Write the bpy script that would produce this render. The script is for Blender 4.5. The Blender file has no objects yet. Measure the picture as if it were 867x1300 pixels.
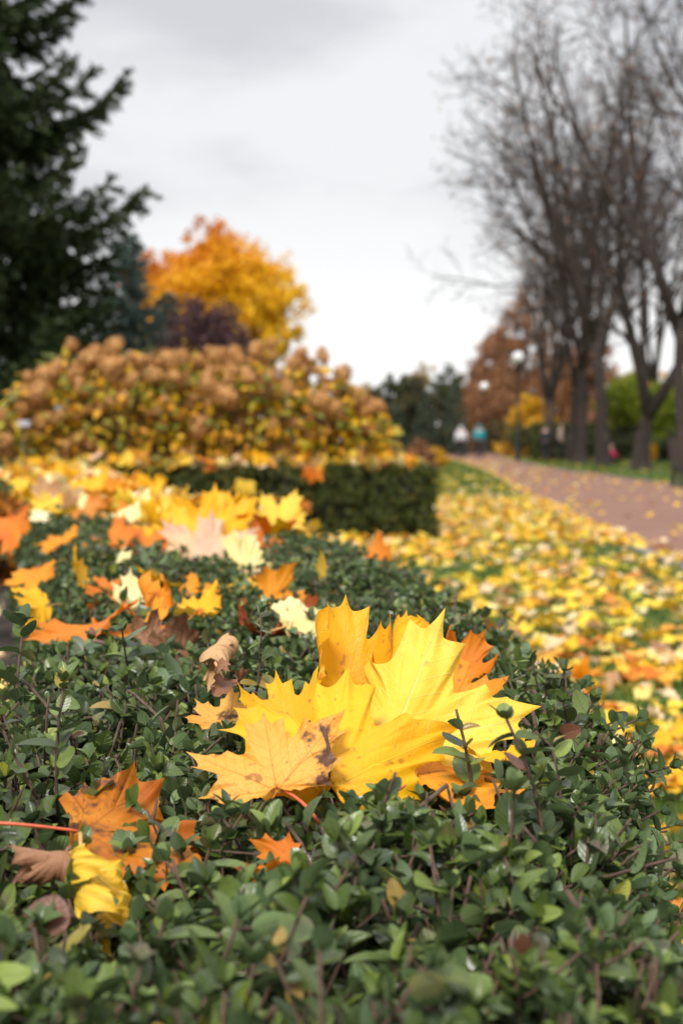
import bpy, math, random
import numpy as np
from mathutils import Vector, Matrix

R = math.radians
rng = np.random.default_rng(11)
random.seed(5)
C = bpy.context.scene.collection
sc = bpy.context.scene

# ------------------------------------------------------------------ camera
CAMZ = 0.90
PITCH = 2.85
F = 50.0 / 36.0 * 1300.0
cd = bpy.data.cameras.new('camera'); cam = bpy.data.objects.new('camera', cd); C.objects.link(cam)
cam.location = (0, 0, CAMZ); cam.rotation_euler = (R(90 - PITCH), 0, 0)
cd.sensor_fit = 'VERTICAL'; cd.sensor_height = 36; cd.sensor_width = 24; cd.lens = 50
cd.clip_start = 0.02; cd.clip_end = 2000
cd.dof.use_dof = True; cd.dof.focus_distance = 1.26; cd.dof.aperture_fstop = 6.8
sc.camera = cam

# ------------------------------------------------------------------ world, sun, exposure
SUN_EL, SUN_ROT = R(48), R(200)
w = bpy.data.worlds.new('World'); sc.world = w; w.use_nodes = True
nt = w.node_tree; nt.nodes.clear()
N = nt.nodes.new; LK = nt.links.new
out = N('ShaderNodeOutputWorld'); bg = N('ShaderNodeBackground'); bg.inputs[1].default_value = 0.1
sky = N('ShaderNodeTexSky'); sky.sky_type = 'NISHITA'; sky.sun_disc = False
sky.sun_elevation = SUN_EL; sky.sun_rotation = SUN_ROT; sky.air_density = 1.5; sky.dust_density = 3
tc = N('ShaderNodeTexCoord'); mp = N('ShaderNodeMapping'); mp.inputs['Scale'].default_value = (1.0, 1.0, 2.6)
mp.inputs['Rotation'].default_value = (0.1, R(-24), 0.3); mp.inputs['Location'].default_value = (0.35, 0.2, 0.30)
nz = N('ShaderNodeTexNoise'); nz.inputs['Scale'].default_value = 3.0; nz.inputs['Detail'].default_value = 6; nz.inputs['Roughness'].default_value = 0.52
LK(tc.outputs['Generated'], mp.inputs[0]); LK(mp.outputs[0], nz.inputs['Vector'])
cr = N('ShaderNodeValToRGB'); cr.color_ramp.interpolation = 'EASE'
cr.color_ramp.elements[0].position = 0.40; cr.color_ramp.elements[0].color = (4.75, 4.82, 5.08, 1)
cr.color_ramp.elements[1].position = 0.60; cr.color_ramp.elements[1].color = (6.4, 6.45, 6.62, 1)
LK(nz.outputs[0], cr.inputs[0])
sep = N('ShaderNodeSeparateXYZ'); LK(tc.outputs['Generated'], sep.inputs[0])
hr = N('ShaderNodeMapRange'); hr.interpolation_type = 'SMOOTHSTEP'
hr.inputs['From Min'].default_value = 0.03; hr.inputs['From Max'].default_value = 0.20
hr.inputs['To Min'].default_value = 0.92; hr.inputs['To Max'].default_value = 0.0
LK(sep.outputs['Z'], hr.inputs[0])
m1 = N('ShaderNodeMix'); m1.data_type = 'RGBA'; LK(hr.outputs[0], m1.inputs['Factor']); LK(cr.outputs[0], m1.inputs['A']); m1.inputs['B'].default_value = (8.0, 8.0, 7.95, 1)
m2 = N('ShaderNodeMix'); m2.data_type = 'RGBA'; m2.inputs['Factor'].default_value = 0.97
LK(sky.outputs[0], m2.inputs['A']); LK(m1.outputs['Result'], m2.inputs['B'])
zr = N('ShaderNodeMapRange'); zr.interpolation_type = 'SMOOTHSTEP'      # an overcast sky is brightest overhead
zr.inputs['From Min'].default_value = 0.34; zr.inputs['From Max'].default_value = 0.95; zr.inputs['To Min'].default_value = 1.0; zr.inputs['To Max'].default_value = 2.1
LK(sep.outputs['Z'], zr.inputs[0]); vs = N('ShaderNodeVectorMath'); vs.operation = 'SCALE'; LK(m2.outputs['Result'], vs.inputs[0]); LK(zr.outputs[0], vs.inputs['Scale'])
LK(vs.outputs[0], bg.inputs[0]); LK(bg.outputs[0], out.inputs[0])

sd = bpy.data.lights.new('sun', 'SUN'); sun = bpy.data.objects.new('sun', sd); C.objects.link(sun)
sd.energy = 2.7; sd.angle = R(15); sd.color = (1.0, 0.965, 0.91)
sv = Vector((math.sin(SUN_ROT) * math.cos(SUN_EL), math.cos(SUN_ROT) * math.cos(SUN_EL), math.sin(SUN_EL)))
sun.rotation_euler = sv.to_track_quat('Z', 'Y').to_euler()
sc.view_settings.view_transform = 'Standard'; sc.view_settings.look = 'None'
sc.view_settings.exposure = 0.5; sc.view_settings.gamma = 1; sc.view_settings.use_curve_mapping = False
sc.render.engine = 'CYCLES'
sc.cycles.use_denoising = True
sc.cycles.max_bounces = 6; sc.cycles.diffuse_bounces = 4; sc.cycles.glossy_bounces = 2
sc.cycles.transmission_bounces = 4; sc.cycles.transparent_max_bounces = 6

# ------------------------------------------------------------------ helpers: geometry
def pix(px, py, d):
    """point on the ray through photograph pixel (px,py) at world y = d"""
    a = R(PITCH)
    u = (px - 433.5) / F; v = (650 - py) / F
    y = math.cos(a) + v * math.sin(a); z = -math.sin(a) + v * math.cos(a)
    return np.array([u / y * d, d, CAMZ + z / y * d])

def nrm(a):
    a = np.asarray(a, float); n = np.linalg.norm(a, axis=-1, keepdims=True); return a / np.maximum(n, 1e-9)

def frames(ydir, zhint):
    """(N,3,3) matrices whose columns are x,y,z axes"""
    y = nrm(ydir); x = np.cross(y, zhint); bad = np.linalg.norm(x, axis=-1) < 1e-4
    if bad.any(): x[bad] = np.cross(y[bad], np.array([0.3, 1, 0.2]))
    x = nrm(x); z = np.cross(x, y)
    return np.stack([x, y, z], axis=-1)

class MB:
    """collects arrays of vertices, quads, tris and one vector attribute 'lc' and one scalar 'tone'"""
    def __init__(s): s.V = []; s.Q = []; s.T = []; s.L = []; s.O = []; s.n = 0
    def add(s, V, Q=None, T=None, lc=None, tone=None):
        V = np.asarray(V, float); n = len(V)
        s.V.append(V)
        if Q is not None and len(Q): s.Q.append(np.asarray(Q, int) + s.n)
        if T is not None and len(T): s.T.append(np.asarray(T, int) + s.n)
        s.L.append(np.zeros((n, 3)) if lc is None else lc)
        s.O.append(np.full(n, 0.5) if tone is None else (np.full(n, tone) if np.isscalar(tone) else tone))
        s.n += n
    def stamp(s, proto, M, T, tone=None):
        PV, PQ, PT, PL = proto
        n = len(M); k = len(PV)
        if n == 0: return
        V = (np.einsum('nij,kj->nki', M, PV) + T[:, None, :]).reshape(-1, 3)
        off = (np.arange(n) * k)[:, None, None]
        Q = (PQ[None] + off).reshape(-1, 4) if PQ is not None and len(PQ) else None
        Tt = (PT[None] + off).reshape(-1, 3) if PT is not None and len(PT) else None
        lc = np.tile(PL, (n, 1)) if PL is not None else None
        tone = rng.random(n) if tone is None else tone
        s.add(V, Q, Tt, lc, np.repeat(tone, k))
    def build(s, name, mat, parent=None, smooth=True):
        me = bpy.data.meshes.new(name)
        V = np.concatenate(s.V); me.vertices.add(len(V)); me.vertices.foreach_set('co', V.astype(np.float32).ravel())
        Q = np.concatenate(s.Q) if s.Q else np.zeros((0, 4), int); T = np.concatenate(s.T) if s.T else np.zeros((0, 3), int)
        li = np.concatenate([Q.ravel(), T.ravel()]).astype(np.int32)
        ls = np.concatenate([np.arange(len(Q)) * 4, len(Q) * 4 + np.arange(len(T)) * 3]).astype(np.int32)
        me.loops.add(len(li)); me.loops.foreach_set('vertex_index', li)
        me.polygons.add(len(ls)); me.polygons.foreach_set('loop_start', ls)
        me.polygons.foreach_set('use_smooth', np.full(len(ls), smooth))
        a = me.attributes.new('lc', 'FLOAT_VECTOR', 'POINT'); a.data.foreach_set('vector', np.concatenate(s.L).astype(np.float32).ravel())
        a = me.attributes.new('tone', 'FLOAT', 'POINT'); a.data.foreach_set('value', np.concatenate(s.O).astype(np.float32))
        me.materials.append(mat); me.update(calc_edges=True); me.validate()
        o = bpy.data.objects.new(name, me); C.objects.link(o)
        if parent is not None: o.parent = parent
        return o

def tube(mb, pts, rad, sides=6, cap=True, tone=0.5):
    pts = np.asarray(pts, float); n = len(pts); rad = np.broadcast_to(rad, n)
    t = nrm(np.gradient(pts, axis=0)) if n > 2 else nrm(np.repeat((pts[-1] - pts[0])[None], n, 0))
    hint = np.array([0.13, 0.31, 1.0]) if abs(t[0][2]) < 0.8 else np.array([1.0, 0.2, 0.1])
    x = nrm(np.cross(t, hint)); z = np.cross(x, t)
    a = np.arange(sides) / sides * 2 * np.pi
    V = pts[:, None, :] + rad[:, None, None] * (np.cos(a)[None, :, None] * x[:, None, :] + np.sin(a)[None, :, None] * z[:, None, :])
    V = V.reshape(-1, 3); i = np.arange(n - 1)[:, None] * sides; j = np.arange(sides)[None]; k = (j + 1) % sides
    Q = np.stack([i + j, i + k, i + sides + k, i + sides + j], -1).reshape(-1, 4)
    T = None
    if cap:
        V = np.concatenate([V, pts[:1], pts[-1:]]); c0 = n * sides; b = (n - 1) * sides
        T = [(c0, (q + 1) % sides, q) for q in range(sides)] + [(c0 + 1, b + q, b + (q + 1) % sides) for q in range(sides)]
    lc = None
    mb.add(V, Q, T, lc, tone)

def box(mb, c, s, rot=0.0):
    v = np.array([[x, y, z] for x in (-.5, .5) for y in (-.5, .5) for z in (-.5, .5)]) * np.array(s)
    ca, sa = math.cos(rot), math.sin(rot); v = v @ np.array([[ca, sa, 0], [-sa, ca, 0], [0, 0, 1]]) + np.array(c)
    mb.add(v, [(0, 1, 3, 2), (4, 6, 7, 5), (0, 4, 5, 1), (2, 3, 7, 6), (0, 2, 6, 4), (1, 5, 7, 3)])

def lathe(mb, prof, loc=(0, 0, 0), sides=16):
    a = np.arange(sides) / sides * 2 * np.pi
    V = np.array([[r * math.cos(t) + loc[0], r * math.sin(t) + loc[1], z + loc[2]] for r, z in prof for t in a])
    i = np.arange(len(prof) - 1)[:, None] * sides; j = np.arange(sides)[None]; k = (j + 1) % sides
    mb.add(V, np.stack([i + j, i + k, i + sides + k, i + sides + j], -1).reshape(-1, 4))

def noise2(x, y, s=1.0, seed=0):
    r = np.random.default_rng(seed); v = 0
    for k in range(6):
        a = r.random() * 6.28; f = s * (0.7 + 0.9 * r.random()); p = r.random() * 6.28
        v = v + np.sin((x * math.cos(a) + y * math.sin(a)) * f * 6.28 + p)
    return v / 4.0

# ------------------------------------------------------------------ helpers: objects
def tag(o, label=None, cat=None, group=None, kind=None):
    if label: o['label'] = label
    if cat: o['category'] = cat
    if group: o['group'] = group
    if kind: o['kind'] = kind
    return o
def empty(name, loc, label, cat, group=None):
    o = bpy.data.objects.new(name, None); C.objects.link(o); o.location = loc; o.empty_display_size = 0.1
    return tag(o, label, cat, group)
def copy_tree(o, parent=None):
    c = o.copy(); C.objects.link(c)
    if parent is not None: c.parent = parent
    for ch in [q for q in bpy.data.objects if q.parent == o]: copy_tree(ch, c)
    return c

# ------------------------------------------------------------------ helpers: materials
class NT:
    def __init__(s, name):
        s.m = bpy.data.materials.new(name); s.m.use_nodes = True; s.t = s.m.node_tree; s.t.nodes.clear()
    def n(s, typ, **kw):
        nd = s.t.nodes.new(typ)
        for k, v in kw.items(): setattr(nd, k, v)
        return nd
    def l(s, a, b): s.t.links.new(a, b)
    def math(s, op, a, b=None, clamp=False):
        nd = s.n('ShaderNodeMath', operation=op); nd.use_clamp = clamp
        for i, v in enumerate((a, b)):
            if v is None: continue
            if isinstance(v, (int, float)): nd.inputs[i].default_value = v
            else: s.l(v, nd.inputs[i])
        return nd.outputs[0]
    def noise(s, vec, scale, detail=3, rough=.55, out='Fac'):
        nd = s.n('ShaderNodeTexNoise'); nd.inputs['Scale'].default_value = scale; nd.inputs['Detail'].default_value = detail
        nd.inputs['Roughness'].default_value = rough
        if vec is not None: s.l(vec, nd.inputs['Vector'])
        return nd.outputs[out]
    def ramp(s, fac, stops, interp='LINEAR'):
        nd = s.n('ShaderNodeValToRGB'); r = nd.color_ramp; r.interpolation = interp
        while len(r.elements) < len(stops): r.elements.new(0.5)
        for e, (p, c) in zip(r.elements, stops):
            e.position = p; e.color = (*c, 1) if len(c) == 3 else c
        s.l(fac, nd.inputs[0]); return nd.outputs[0]
    def rng(s, v, a, b, c=0.0, d=1.0):
        nd = s.n('ShaderNodeMapRange'); s.l(v, nd.inputs[0])
        for i, q in zip((1, 2, 3, 4), (a, b, c, d)): nd.inputs[i].default_value = q
        return nd.outputs[0]
    def mix(s, f, a, b, mode='MIX'):
        nd = s.n('ShaderNodeMix', data_type='RGBA', blend_type=mode)
        for key, v in (('Factor', f), ('A', a), ('B', b)):
            if isinstance(v, (int, float)): nd.inputs[key].default_value = v
            elif isinstance(v, tuple): nd.inputs[key].default_value = (*v, 1)
            else: s.l(v, nd.inputs[key])
        return nd.outputs['Result']
    def attr(s, name, out):
        nd = s.n('ShaderNodeAttribute', attribute_name=name); return nd.outputs[out]
    def finish(s, col, rough=0.6, spec=0.5, bump=None, bstr=0.3, bdist=0.01, trans=0.0, tcol=None, metal=0.0):
        p = s.n('ShaderNodeBsdfPrincipled'); o = s.n('ShaderNodeOutputMaterial')
        if isinstance(col, tuple): p.inputs['Base Color'].default_value = (*col, 1)
        else: s.l(col, p.inputs['Base Color'])
        if isinstance(rough, (int, float)): p.inputs['Roughness'].default_value = rough
        else: s.l(rough, p.inputs['Roughness'])
        p.inputs['Specular IOR Level'].default_value = spec; p.inputs['Metallic'].default_value = metal
        if bump is not None:
            b = s.n('ShaderNodeBump'); b.inputs['Strength'].default_value = bstr; b.inputs['Distance'].default_value = bdist
            s.l(bump, b.inputs['Height']); s.l(b.outputs[0], p.inputs['Normal'])
        if trans > 0:
            t = s.n('ShaderNodeBsdfTranslucent'); mx = s.n('ShaderNodeMixShader'); mx.inputs[0].default_value = trans
            tc_ = tcol if tcol is not None else col
            if isinstance(tc_, tuple): t.inputs[0].default_value = (*tc_, 1)
            else: s.l(tc_, t.inputs[0])
            s.l(p.outputs[0], mx.inputs[1]); s.l(t.outputs[0], mx.inputs[2]); s.l(mx.outputs[0], o.inputs[0])
        else: s.l(p.outputs[0], o.inputs[0])
        return s.m

def plain(name, col, rough=0.6, var=0.25, scale=8, metal=0.0, spec=0.5):
    a = NT(name); co = a.n('ShaderNodeTexCoord').outputs['Object']
    f = a.noise(co, scale, 4)
    c = a.mix(a.rng(f, .3, .7), tuple(x * (1 - var) for x in col), tuple(min(1, x * (1 + var)) for x in col))
    return a.finish(c, rough, spec, bump=f, bstr=0.2, metal=metal)

def tone_leaf(name, stops, trans=0.25, rough=0.5, spec=0.4, interp='LINEAR'):
    """a leaf material whose colour comes from a per-leaf tone"""
    a = NT(name); co = a.n('ShaderNodeTexCoord').outputs['Object']
    c = a.ramp(a.attr('tone', 'Fac'), stops, interp)
    f = a.noise(co, 40, 3)
    c = a.mix(a.rng(f, .35, .75, 0, .5), c, a.mix(1.0, c, (.72, .62, .5), 'MULTIPLY'))
    return a.finish(c, rough, spec, trans=trans)

def hedge_leaf_mat():
    a = NT('hedge leaf green')
    tone = a.attr('tone', 'Fac'); lc = a.n('ShaderNodeAttribute', attribute_name='lc').outputs['Vector']
    s = a.n('ShaderNodeSeparateXYZ'); a.l(lc, s.inputs[0]); u, v = s.outputs[0], s.outputs[1]
    co = a.n('ShaderNodeTexCoord').outputs['Object']
    c = a.ramp(tone, [(0, (.018, .033, .005)), (.35, (.056, .090, .013)), (.7, (.118, .168, .026)), (.86, (.19, .25, .04)), (.95, (.30, .33, .045)), (.985, (.34, .24, .03)), (1, (.16, .06, .035))])
    au = a.math('ABSOLUTE', u)
    mid = a.rng(au, .0, .10, 1, 0)
    ph = a.math('SUBTRACT', a.math('MULTIPLY', v, 44.0), a.math('MULTIPLY', au, 9.0))
    sec = a.rng(a.math('SINE', ph), .75, 1.0, 0, .5)
    vein = a.math('MAXIMUM', mid, sec)
    c = a.mix(a.math('MULTIPLY', vein, .35), c, (.13, .20, .075))
    f = a.noise(co, 90, 4); f2 = a.noise(co, 22, 3)
    c = a.mix(a.rng(f2, .60, .70, 0, .75), c, (.11, .06, .05))      # purplish autumn blotches
    c = a.mix(a.rng(f, .66, .72, 0, .8), c, (.09, .055, .025))       # specks
    g = a.n('ShaderNodeNewGeometry').outputs['Backfacing']
    c = a.mix(a.math('MULTIPLY', g, .6), c, (.11, .17, .085))
    hgt = a.math('ADD', a.math('MULTIPLY', vein, -.6), a.math('MULTIPLY', f, .5))
    rg = a.rng(f2, .3, .7, .24, .42)
    return a.finish(c, rg, 0.6, bump=hgt, bstr=.6, bdist=.0015, trans=.12)

def maple_mat(name, c1, c2, spot=(.16, .05, .015), spots=.35, patch=0.0, veincol=None, veinf=.45, trans=.22, edge=.35, edgecol=None):
    """c1 base, c2 mottled second colour; veins from lc.z; edge tint from lc radius stored in tone"""
    a = NT(name); co = a.n('ShaderNodeTexCoord').outputs['Object']
    rnd = a.n('ShaderNodeObjectInfo').outputs['Random']
    off = a.n('ShaderNodeVectorMath', operation='SCALE'); off.inputs[0].default_value = (7.3, 3.1, 5.7); a.l(rnd, off.inputs['Scale'])
    ad = a.n('ShaderNodeVectorMath', operation='ADD'); a.l(co, ad.inputs[0]); a.l(off.outputs[0], ad.inputs[1]); v = ad.outputs[0]
    big = a.noise(v, 14, 3); mid = a.noise(v, 55, 4, .6); fine = a.noise(v, 260, 3, .6)
    c = a.mix(a.rng(big, .38, .64), c1, c2)
    c = a.mix(a.rng(mid, .35, .65, 0, .25), c, tuple(x * .8 for x in c1))
    ed = a.attr('tone', 'Fac')
    e = a.math('ADD', ed, a.math('MULTIPLY', a.math('SUBTRACT', mid, .5), .5))
    c = a.mix(a.rng(e, .8, 1.15, 0, edge), c, edgecol or tuple(x * .62 for x in c2))
    vz = a.n('ShaderNodeSeparateXYZ'); a.l(a.n('ShaderNodeAttribute', attribute_name='lc').outputs['Vector'], vz.inputs[0])
    ax = a.math('ABSOLUTE', vz.outputs[0]); yy = vz.outputs[1]; best = None; sec = None; angm = None
    for mx_, my_ in ((0, 1.0), (.77, .67), (.67, .10)):
        L_ = math.hypot(mx_, my_); dx, dy = mx_ / L_, my_ / L_
        al = a.math('ADD', a.math('MULTIPLY', ax, dx), a.math('MULTIPLY', yy, dy))
        pp = a.math('ABSOLUTE', a.math('SUBTRACT', a.math('MULTIPLY', ax, dy), a.math('MULTIPLY', yy, dx)))
        wd = a.math('MAXIMUM', a.math('MULTIPLY', a.math('SUBTRACT', L_ * 1.02, al), .011), .0015)
        mm = a.math('MULTIPLY', a.math('SUBTRACT', 1.25, a.math('DIVIDE', pp, wd), True), a.math('GREATER_THAN', al, -.01))
        an = a.math('ADD', a.math('DIVIDE', pp, a.math('MAXIMUM', al, .01)), a.math('MULTIPLY', a.math('LESS_THAN', al, 0.0), 50.0))
        ph = a.math('MULTIPLY', a.math('SUBTRACT', al, a.math('MULTIPLY', pp, .85)), 8.5 / L_)
        fr = a.math('ABSOLUTE', a.math('SUBTRACT', a.math('FRACT', a.math('ADD', ph, 100.5)), .5))
        sc_ = a.math('SUBTRACT', 1.0, a.math('DIVIDE', fr, .055), True)
        if best is None: best, sec, angm = mm, sc_, an
        else:
            best = a.math('MAXIMUM', best, mm); ls = a.math('LESS_THAN', an, angm)
            sec = a.math('ADD', a.math('MULTIPLY', sc_, ls), a.math('MULTIPLY', sec, a.math('SUBTRACT', 1.0, ls))); angm = a.math('MINIMUM', angm, an)
    vo = a.n('ShaderNodeTexVoronoi', feature='DISTANCE_TO_EDGE'); vo.inputs['Scale'].default_value = 26
    cb_ = a.n('ShaderNodeCombineXYZ'); a.l(vz.outputs[0], cb_.inputs[0]); a.l(yy, cb_.inputs[1]); a.l(cb_.outputs[0], vo.inputs['Vector'])
    net = a.rng(vo.outputs['Distance'], .0, .09, .22, 0)
    vein = a.math('MAXIMUM', a.math('MAXIMUM', best, a.math('MULTIPLY', sec, .5)), net)
    c = a.mix(a.math('MULTIPLY', vein, veinf), c, veincol or tuple(min(.95, x * 1.15 + .06) for x in c1))
    sp = a.noise(v, 120, 2, .5)
    c = a.mix(a.rng(sp, .66, .72, 0, spots), c, spot)
    sp2 = a.noise(v, 48, 2, .5)
    c = a.mix(a.rng(sp2, .68, .73, 0, spots), c, spot)
    if patch > 0:
        pf = a.math('ADD', a.noise(v, 17, 4, .62), a.math('MULTIPLY', a.math('SUBTRACT', fine, .5), .12))
        c = a.mix(a.rng(pf, .575, .64, 0, patch), c, (.075, .028, .018))
    h = a.math('ADD', a.math('MULTIPLY', vein, 1.0), a.math('ADD', a.math('MULTIPLY', mid, .7), a.math('MULTIPLY', fine, .25)))
    return a.finish(c, a.rng(mid, .3, .7, .42, .6), .35, bump=h, bstr=.5, bdist=.0014, trans=trans)

MM = {
 'amber': maple_mat('amber maple leaf', (.84, .42, .005), (.80, .33, .004), spots=.5),
 'yellow': maple_mat('yellow maple leaf', (.85, .455, .004), (.83, .37, .003), spots=.45, veincol=(.88, .60, .05)),
 'lemon': maple_mat('lemon yellow maple leaf', (.87, .58, .06), (.85, .50, .02), spots=.2, veincol=(.88, .70, .25), veinf=.6),
 'gold': maple_mat('golden maple leaf', (.76, .30, .004), (.72, .22, .003), spots=.55),
 'orange': maple_mat('orange maple leaf', (.66, .20, .006), (.60, .13, .005), spots=.35, patch=.2),
 'peach': maple_mat('peach maple leaf', (.82, .41, .07), (.80, .33, .03), spots=.6, patch=.95, veincol=(.40, .12, .04), veinf=.55),
 'rusty': maple_mat('rusty orange maple leaf', (.42, .10, .004), (.62, .24, .008), spots=.85, patch=.95, veincol=(.35, .10, .02)),
 'cream': maple_mat('cream maple leaf', (.86, .74, .36), (.84, .66, .22), spots=.12, veincol=(.9, .82, .5), edge=.15),
 'pink': maple_mat('pinkish beige maple leaf', (.72, .42, .28), (.78, .52, .26), spots=.15, veincol=(.80, .60, .38)),
 'red': maple_mat('rust red maple leaf', (.30, .045, .012), (.40, .10, .02), spots=.5, patch=.6, trans=.15),
 'brown': maple_mat('dry brown maple leaf', (.25, .11, .055), (.36, .18, .09), spots=.5, patch=.5, trans=.1),
 'tan': maple_mat('tan maple leaf', (.58, .36, .17), (.50, .28, .12), spots=.3, patch=.3, trans=.15),
}
M_STALK_RED = plain('red leaf stalk', (.50, .09, .03), .45, .3, 60)
M_STALK_DARK = plain('dark leaf stalk', (.07, .035, .02), .5, .3, 60)
M_STALK_TAN = plain('tan leaf stalk', (.55, .30, .09), .5, .3, 60)
M_HEDGE = hedge_leaf_mat()
M_HEDGE_FAR = tone_leaf('hedge leaf dull green', [(0, (.022, .040, .008)), (.5, (.065, .095, .018)), (.85, (.14, .16, .025)), (1, (.28, .18, .02))], rough=.5)
M_TWIG = plain('hedge twig brown', (.085, .048, .030), .75, .45, 120)
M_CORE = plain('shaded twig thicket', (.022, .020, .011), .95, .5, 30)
M_BARK = plain('grey brown bark', (.036, .024, .019), .9, .35, 3)
M_BARK_BROWN = plain('brown bark', (.085, .06, .045), .9, .35, 3)
M_IRON = plain('black painted iron', (.012, .012, .015), .45, .2, 5)
M_GLOBE = plain('white lamp globe glass', (.80, .80, .80), .25, .03, 3)

# ------------------------------------------------------------------ ground, lawn, path
def interp(y, tab): t = np.array(tab); return np.interp(y, t[:, 0], t[:, 1])
PL = [(-30, 2.3), (-5, 2.36), (5, 2.42), (10, 2.46), (13.5, 2.5), (18, 2.7), (24, 3.05), (32.5, 3.7), (45, 4.4), (65, 5.1), (80, 5.9), (140, 9.2)]
PR = [(-30, 6.5), (-5, 6.6), (28, 6.75), (46, 6.95), (58, 7.5), (71, 8.3), (85, 9.4), (140, 13.5)]
def ground():
    a = NT('grass and soil ground'); co = a.n('ShaderNodeTexCoord').outputs['Object']
    f = a.noise(co, 1.3, 5); g = a.noise(co, 14, 5)
    c = a.mix(a.rng(g, .3, .7), (.045, .085, .014), (.085, .125, .02))
    c = a.mix(a.rng(f, .5, .68, 0, .75), c, (.10, .075, .03))
    m = a.finish(c, .9, .2, bump=g, bstr=.6, bdist=.03)
    mb = MB(); ys = np.array([-60, -10, 0, 5, 10, 20, 40, 80, 160, 320, 700, 1400.]); xs = np.array([-900, -300, -100, -40, -15, -5, 0, 5, 15, 40, 100, 300, 900.])
    X, Y = np.meshgrid(xs, ys); V = np.stack([X.ravel(), Y.ravel(), np.zeros(X.size)], -1); nx = len(xs)
    i = np.arange(len(ys) - 1)[:, None] * nx; j = np.arange(nx - 1)[None]
    mb.add(V, np.stack([i + j, i + j + 1, i + nx + j + 1, i + nx + j], -1).reshape(-1, 4))
    tag(mb.build('ground', m, smooth=False), 'green lawn strewn with autumn leaves', kind='structure')
    a = NT('red brown path paving'); co = a.n('ShaderNodeTexCoord').outputs['Object']
    br = a.n('ShaderNodeTexBrick'); a.l(co, br.inputs['Vector']); br.inputs['Scale'].default_value = 4.5
    br.inputs['Color1'].default_value = (.20, .088, .055, 1); br.inputs['Color2'].default_value = (.27, .135, .088, 1); br.inputs['Mortar'].default_value = (.14, .10, .09, 1)
    br.inputs['Mortar Size'].default_value = .02
    f = a.noise(co, .9, 4); g = a.noise(co, 60, 4)
    c = a.mix(a.rng(f, .3, .7, 0, .5), br.outputs['Color'], (.31, .165, .11)); c = a.mix(a.rng(g, .3, .7, 0, .4), c, (.12, .085, .075))
    m = a.finish(c, .85, .2, bump=g, bstr=.3, bdist=.004)
    mb = MB(); ys = np.arange(-30, 141, 2.5); l = interp(ys, PL); r = interp(ys, PR); cols = 6
    t = np.linspace(0, 1, cols); X = l[:, None] * (1 - t) + r[:, None] * t
    V = np.stack([X.ravel(), np.repeat(ys, cols), np.full(X.size, .012)], -1)
    i = np.arange(len(ys) - 1)[:, None] * cols; j = np.arange(cols - 1)[None]
    mb.add(V, np.stack([i + j, i + j + 1, i + cols + j + 1, i + cols + j], -1).reshape(-1, 4))
    tag(mb.build('path', m, smooth=False), 'red brown paved park path with scattered leaves', kind='structure')
    # stone edging on both sides of the path
    mk = plain('grey kerb stone', (.20, .18, .165), .85, .3, 6)
    for tab, s, nm in ((PL, -1, 'left'), (PR, 1, 'right')):
        mb = MB(); ys = np.arange(-30, 140, 1.0); x = interp(ys, tab)
        for k in range(len(ys) - 1):
            c = ((x[k] + x[k + 1]) / 2 + s * .045, ys[k] + .5, -.02); box(mb, c, (.08, .985, .095), -math.atan2(x[k + 1] - x[k], 1.0))
        tag(mb.build('path_edging', mk, smooth=False), 'narrow stone edging along the %s edge of the path' % nm, kind='structure')
ground()
def bed():
    mb = MB(); ys = np.arange(-1, 19.6, .5); xr_ = np.where(ys < 12.6, np.interp(ys, [0, 1.5, 3.75, 6.5, 10.8, 12.6], [-.2, -.1, -.35, -1.1, -2.1, -2.4]), .75); cols = 8
    t = np.linspace(0, 1, cols); X = -5.2 * (1 - t) + xr_[:, None] * t; X = X + .06 * np.sin(ys * 3.1)[:, None]
    V = np.stack([X.ravel(), np.repeat(ys, cols), np.full(X.size, .006)], -1); i = np.arange(len(ys) - 1)[:, None] * cols; j = np.arange(cols - 1)[None]
    mb.add(V, np.stack([i + j, i + j + 1, i + cols + j + 1, i + cols + j], -1).reshape(-1, 4))
    tag(mb.build('ground_soil', plain('dark bed soil', (.036, .025, .016), .95, .5, 9), smooth=False), 'dark bare soil of the flower bed beside the hedge', kind='structure')
bed()

# ------------------------------------------------------------------ small hedge leaves
def leaf_proto(ts, cols, wid=.31, fold=.22, curl=.28):
    wid *= 1.1
    V = []; L = []
    for t in ts:
        w_ = wid * (math.sin(math.pi * min(1, t ** .82 * .985 + .008))) ** .62 if 0 < t < 1 else .012
        for c in cols:
            V.append((c * w_, t, abs(c) * w_ * fold * 2 - curl * t * t - .1 * (c * w_) ** 2)); L.append((c, t, 0))
    n = len(cols); Q = [(i * n + j, i * n + j + 1, (i + 1) * n + j + 1, (i + 1) * n + j) for i in range(len(ts) - 1) for j in range(n - 1)]
    return np.array(V), np.array(Q), None, np.array(L, float)
LP_HI = [leaf_proto([0, .08, .22, .4, .6, .78, .92, 1], [-1, -.55, 0, .55, 1], w_, f, c) for w_, f, c in ((.30, .2, .15), (.28, .22, .3), (.34, .1, .02), (.30, .05, -.18), (.27, .32, .42))]
LP_MID = [leaf_proto([0, .2, .5, .8, 1], [-1, 0, 1], w_, f, c) for w_, f, c in ((.31, .2, .2), (.28, .35, .35), (.33, .1, -.05))]
LP_LOW = [leaf_proto([0, .5, 1], [-1, 0, 1], w_, f, c) for w_, f, c in ((.36, .25, .2), (.36, .1, .3))]

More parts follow.
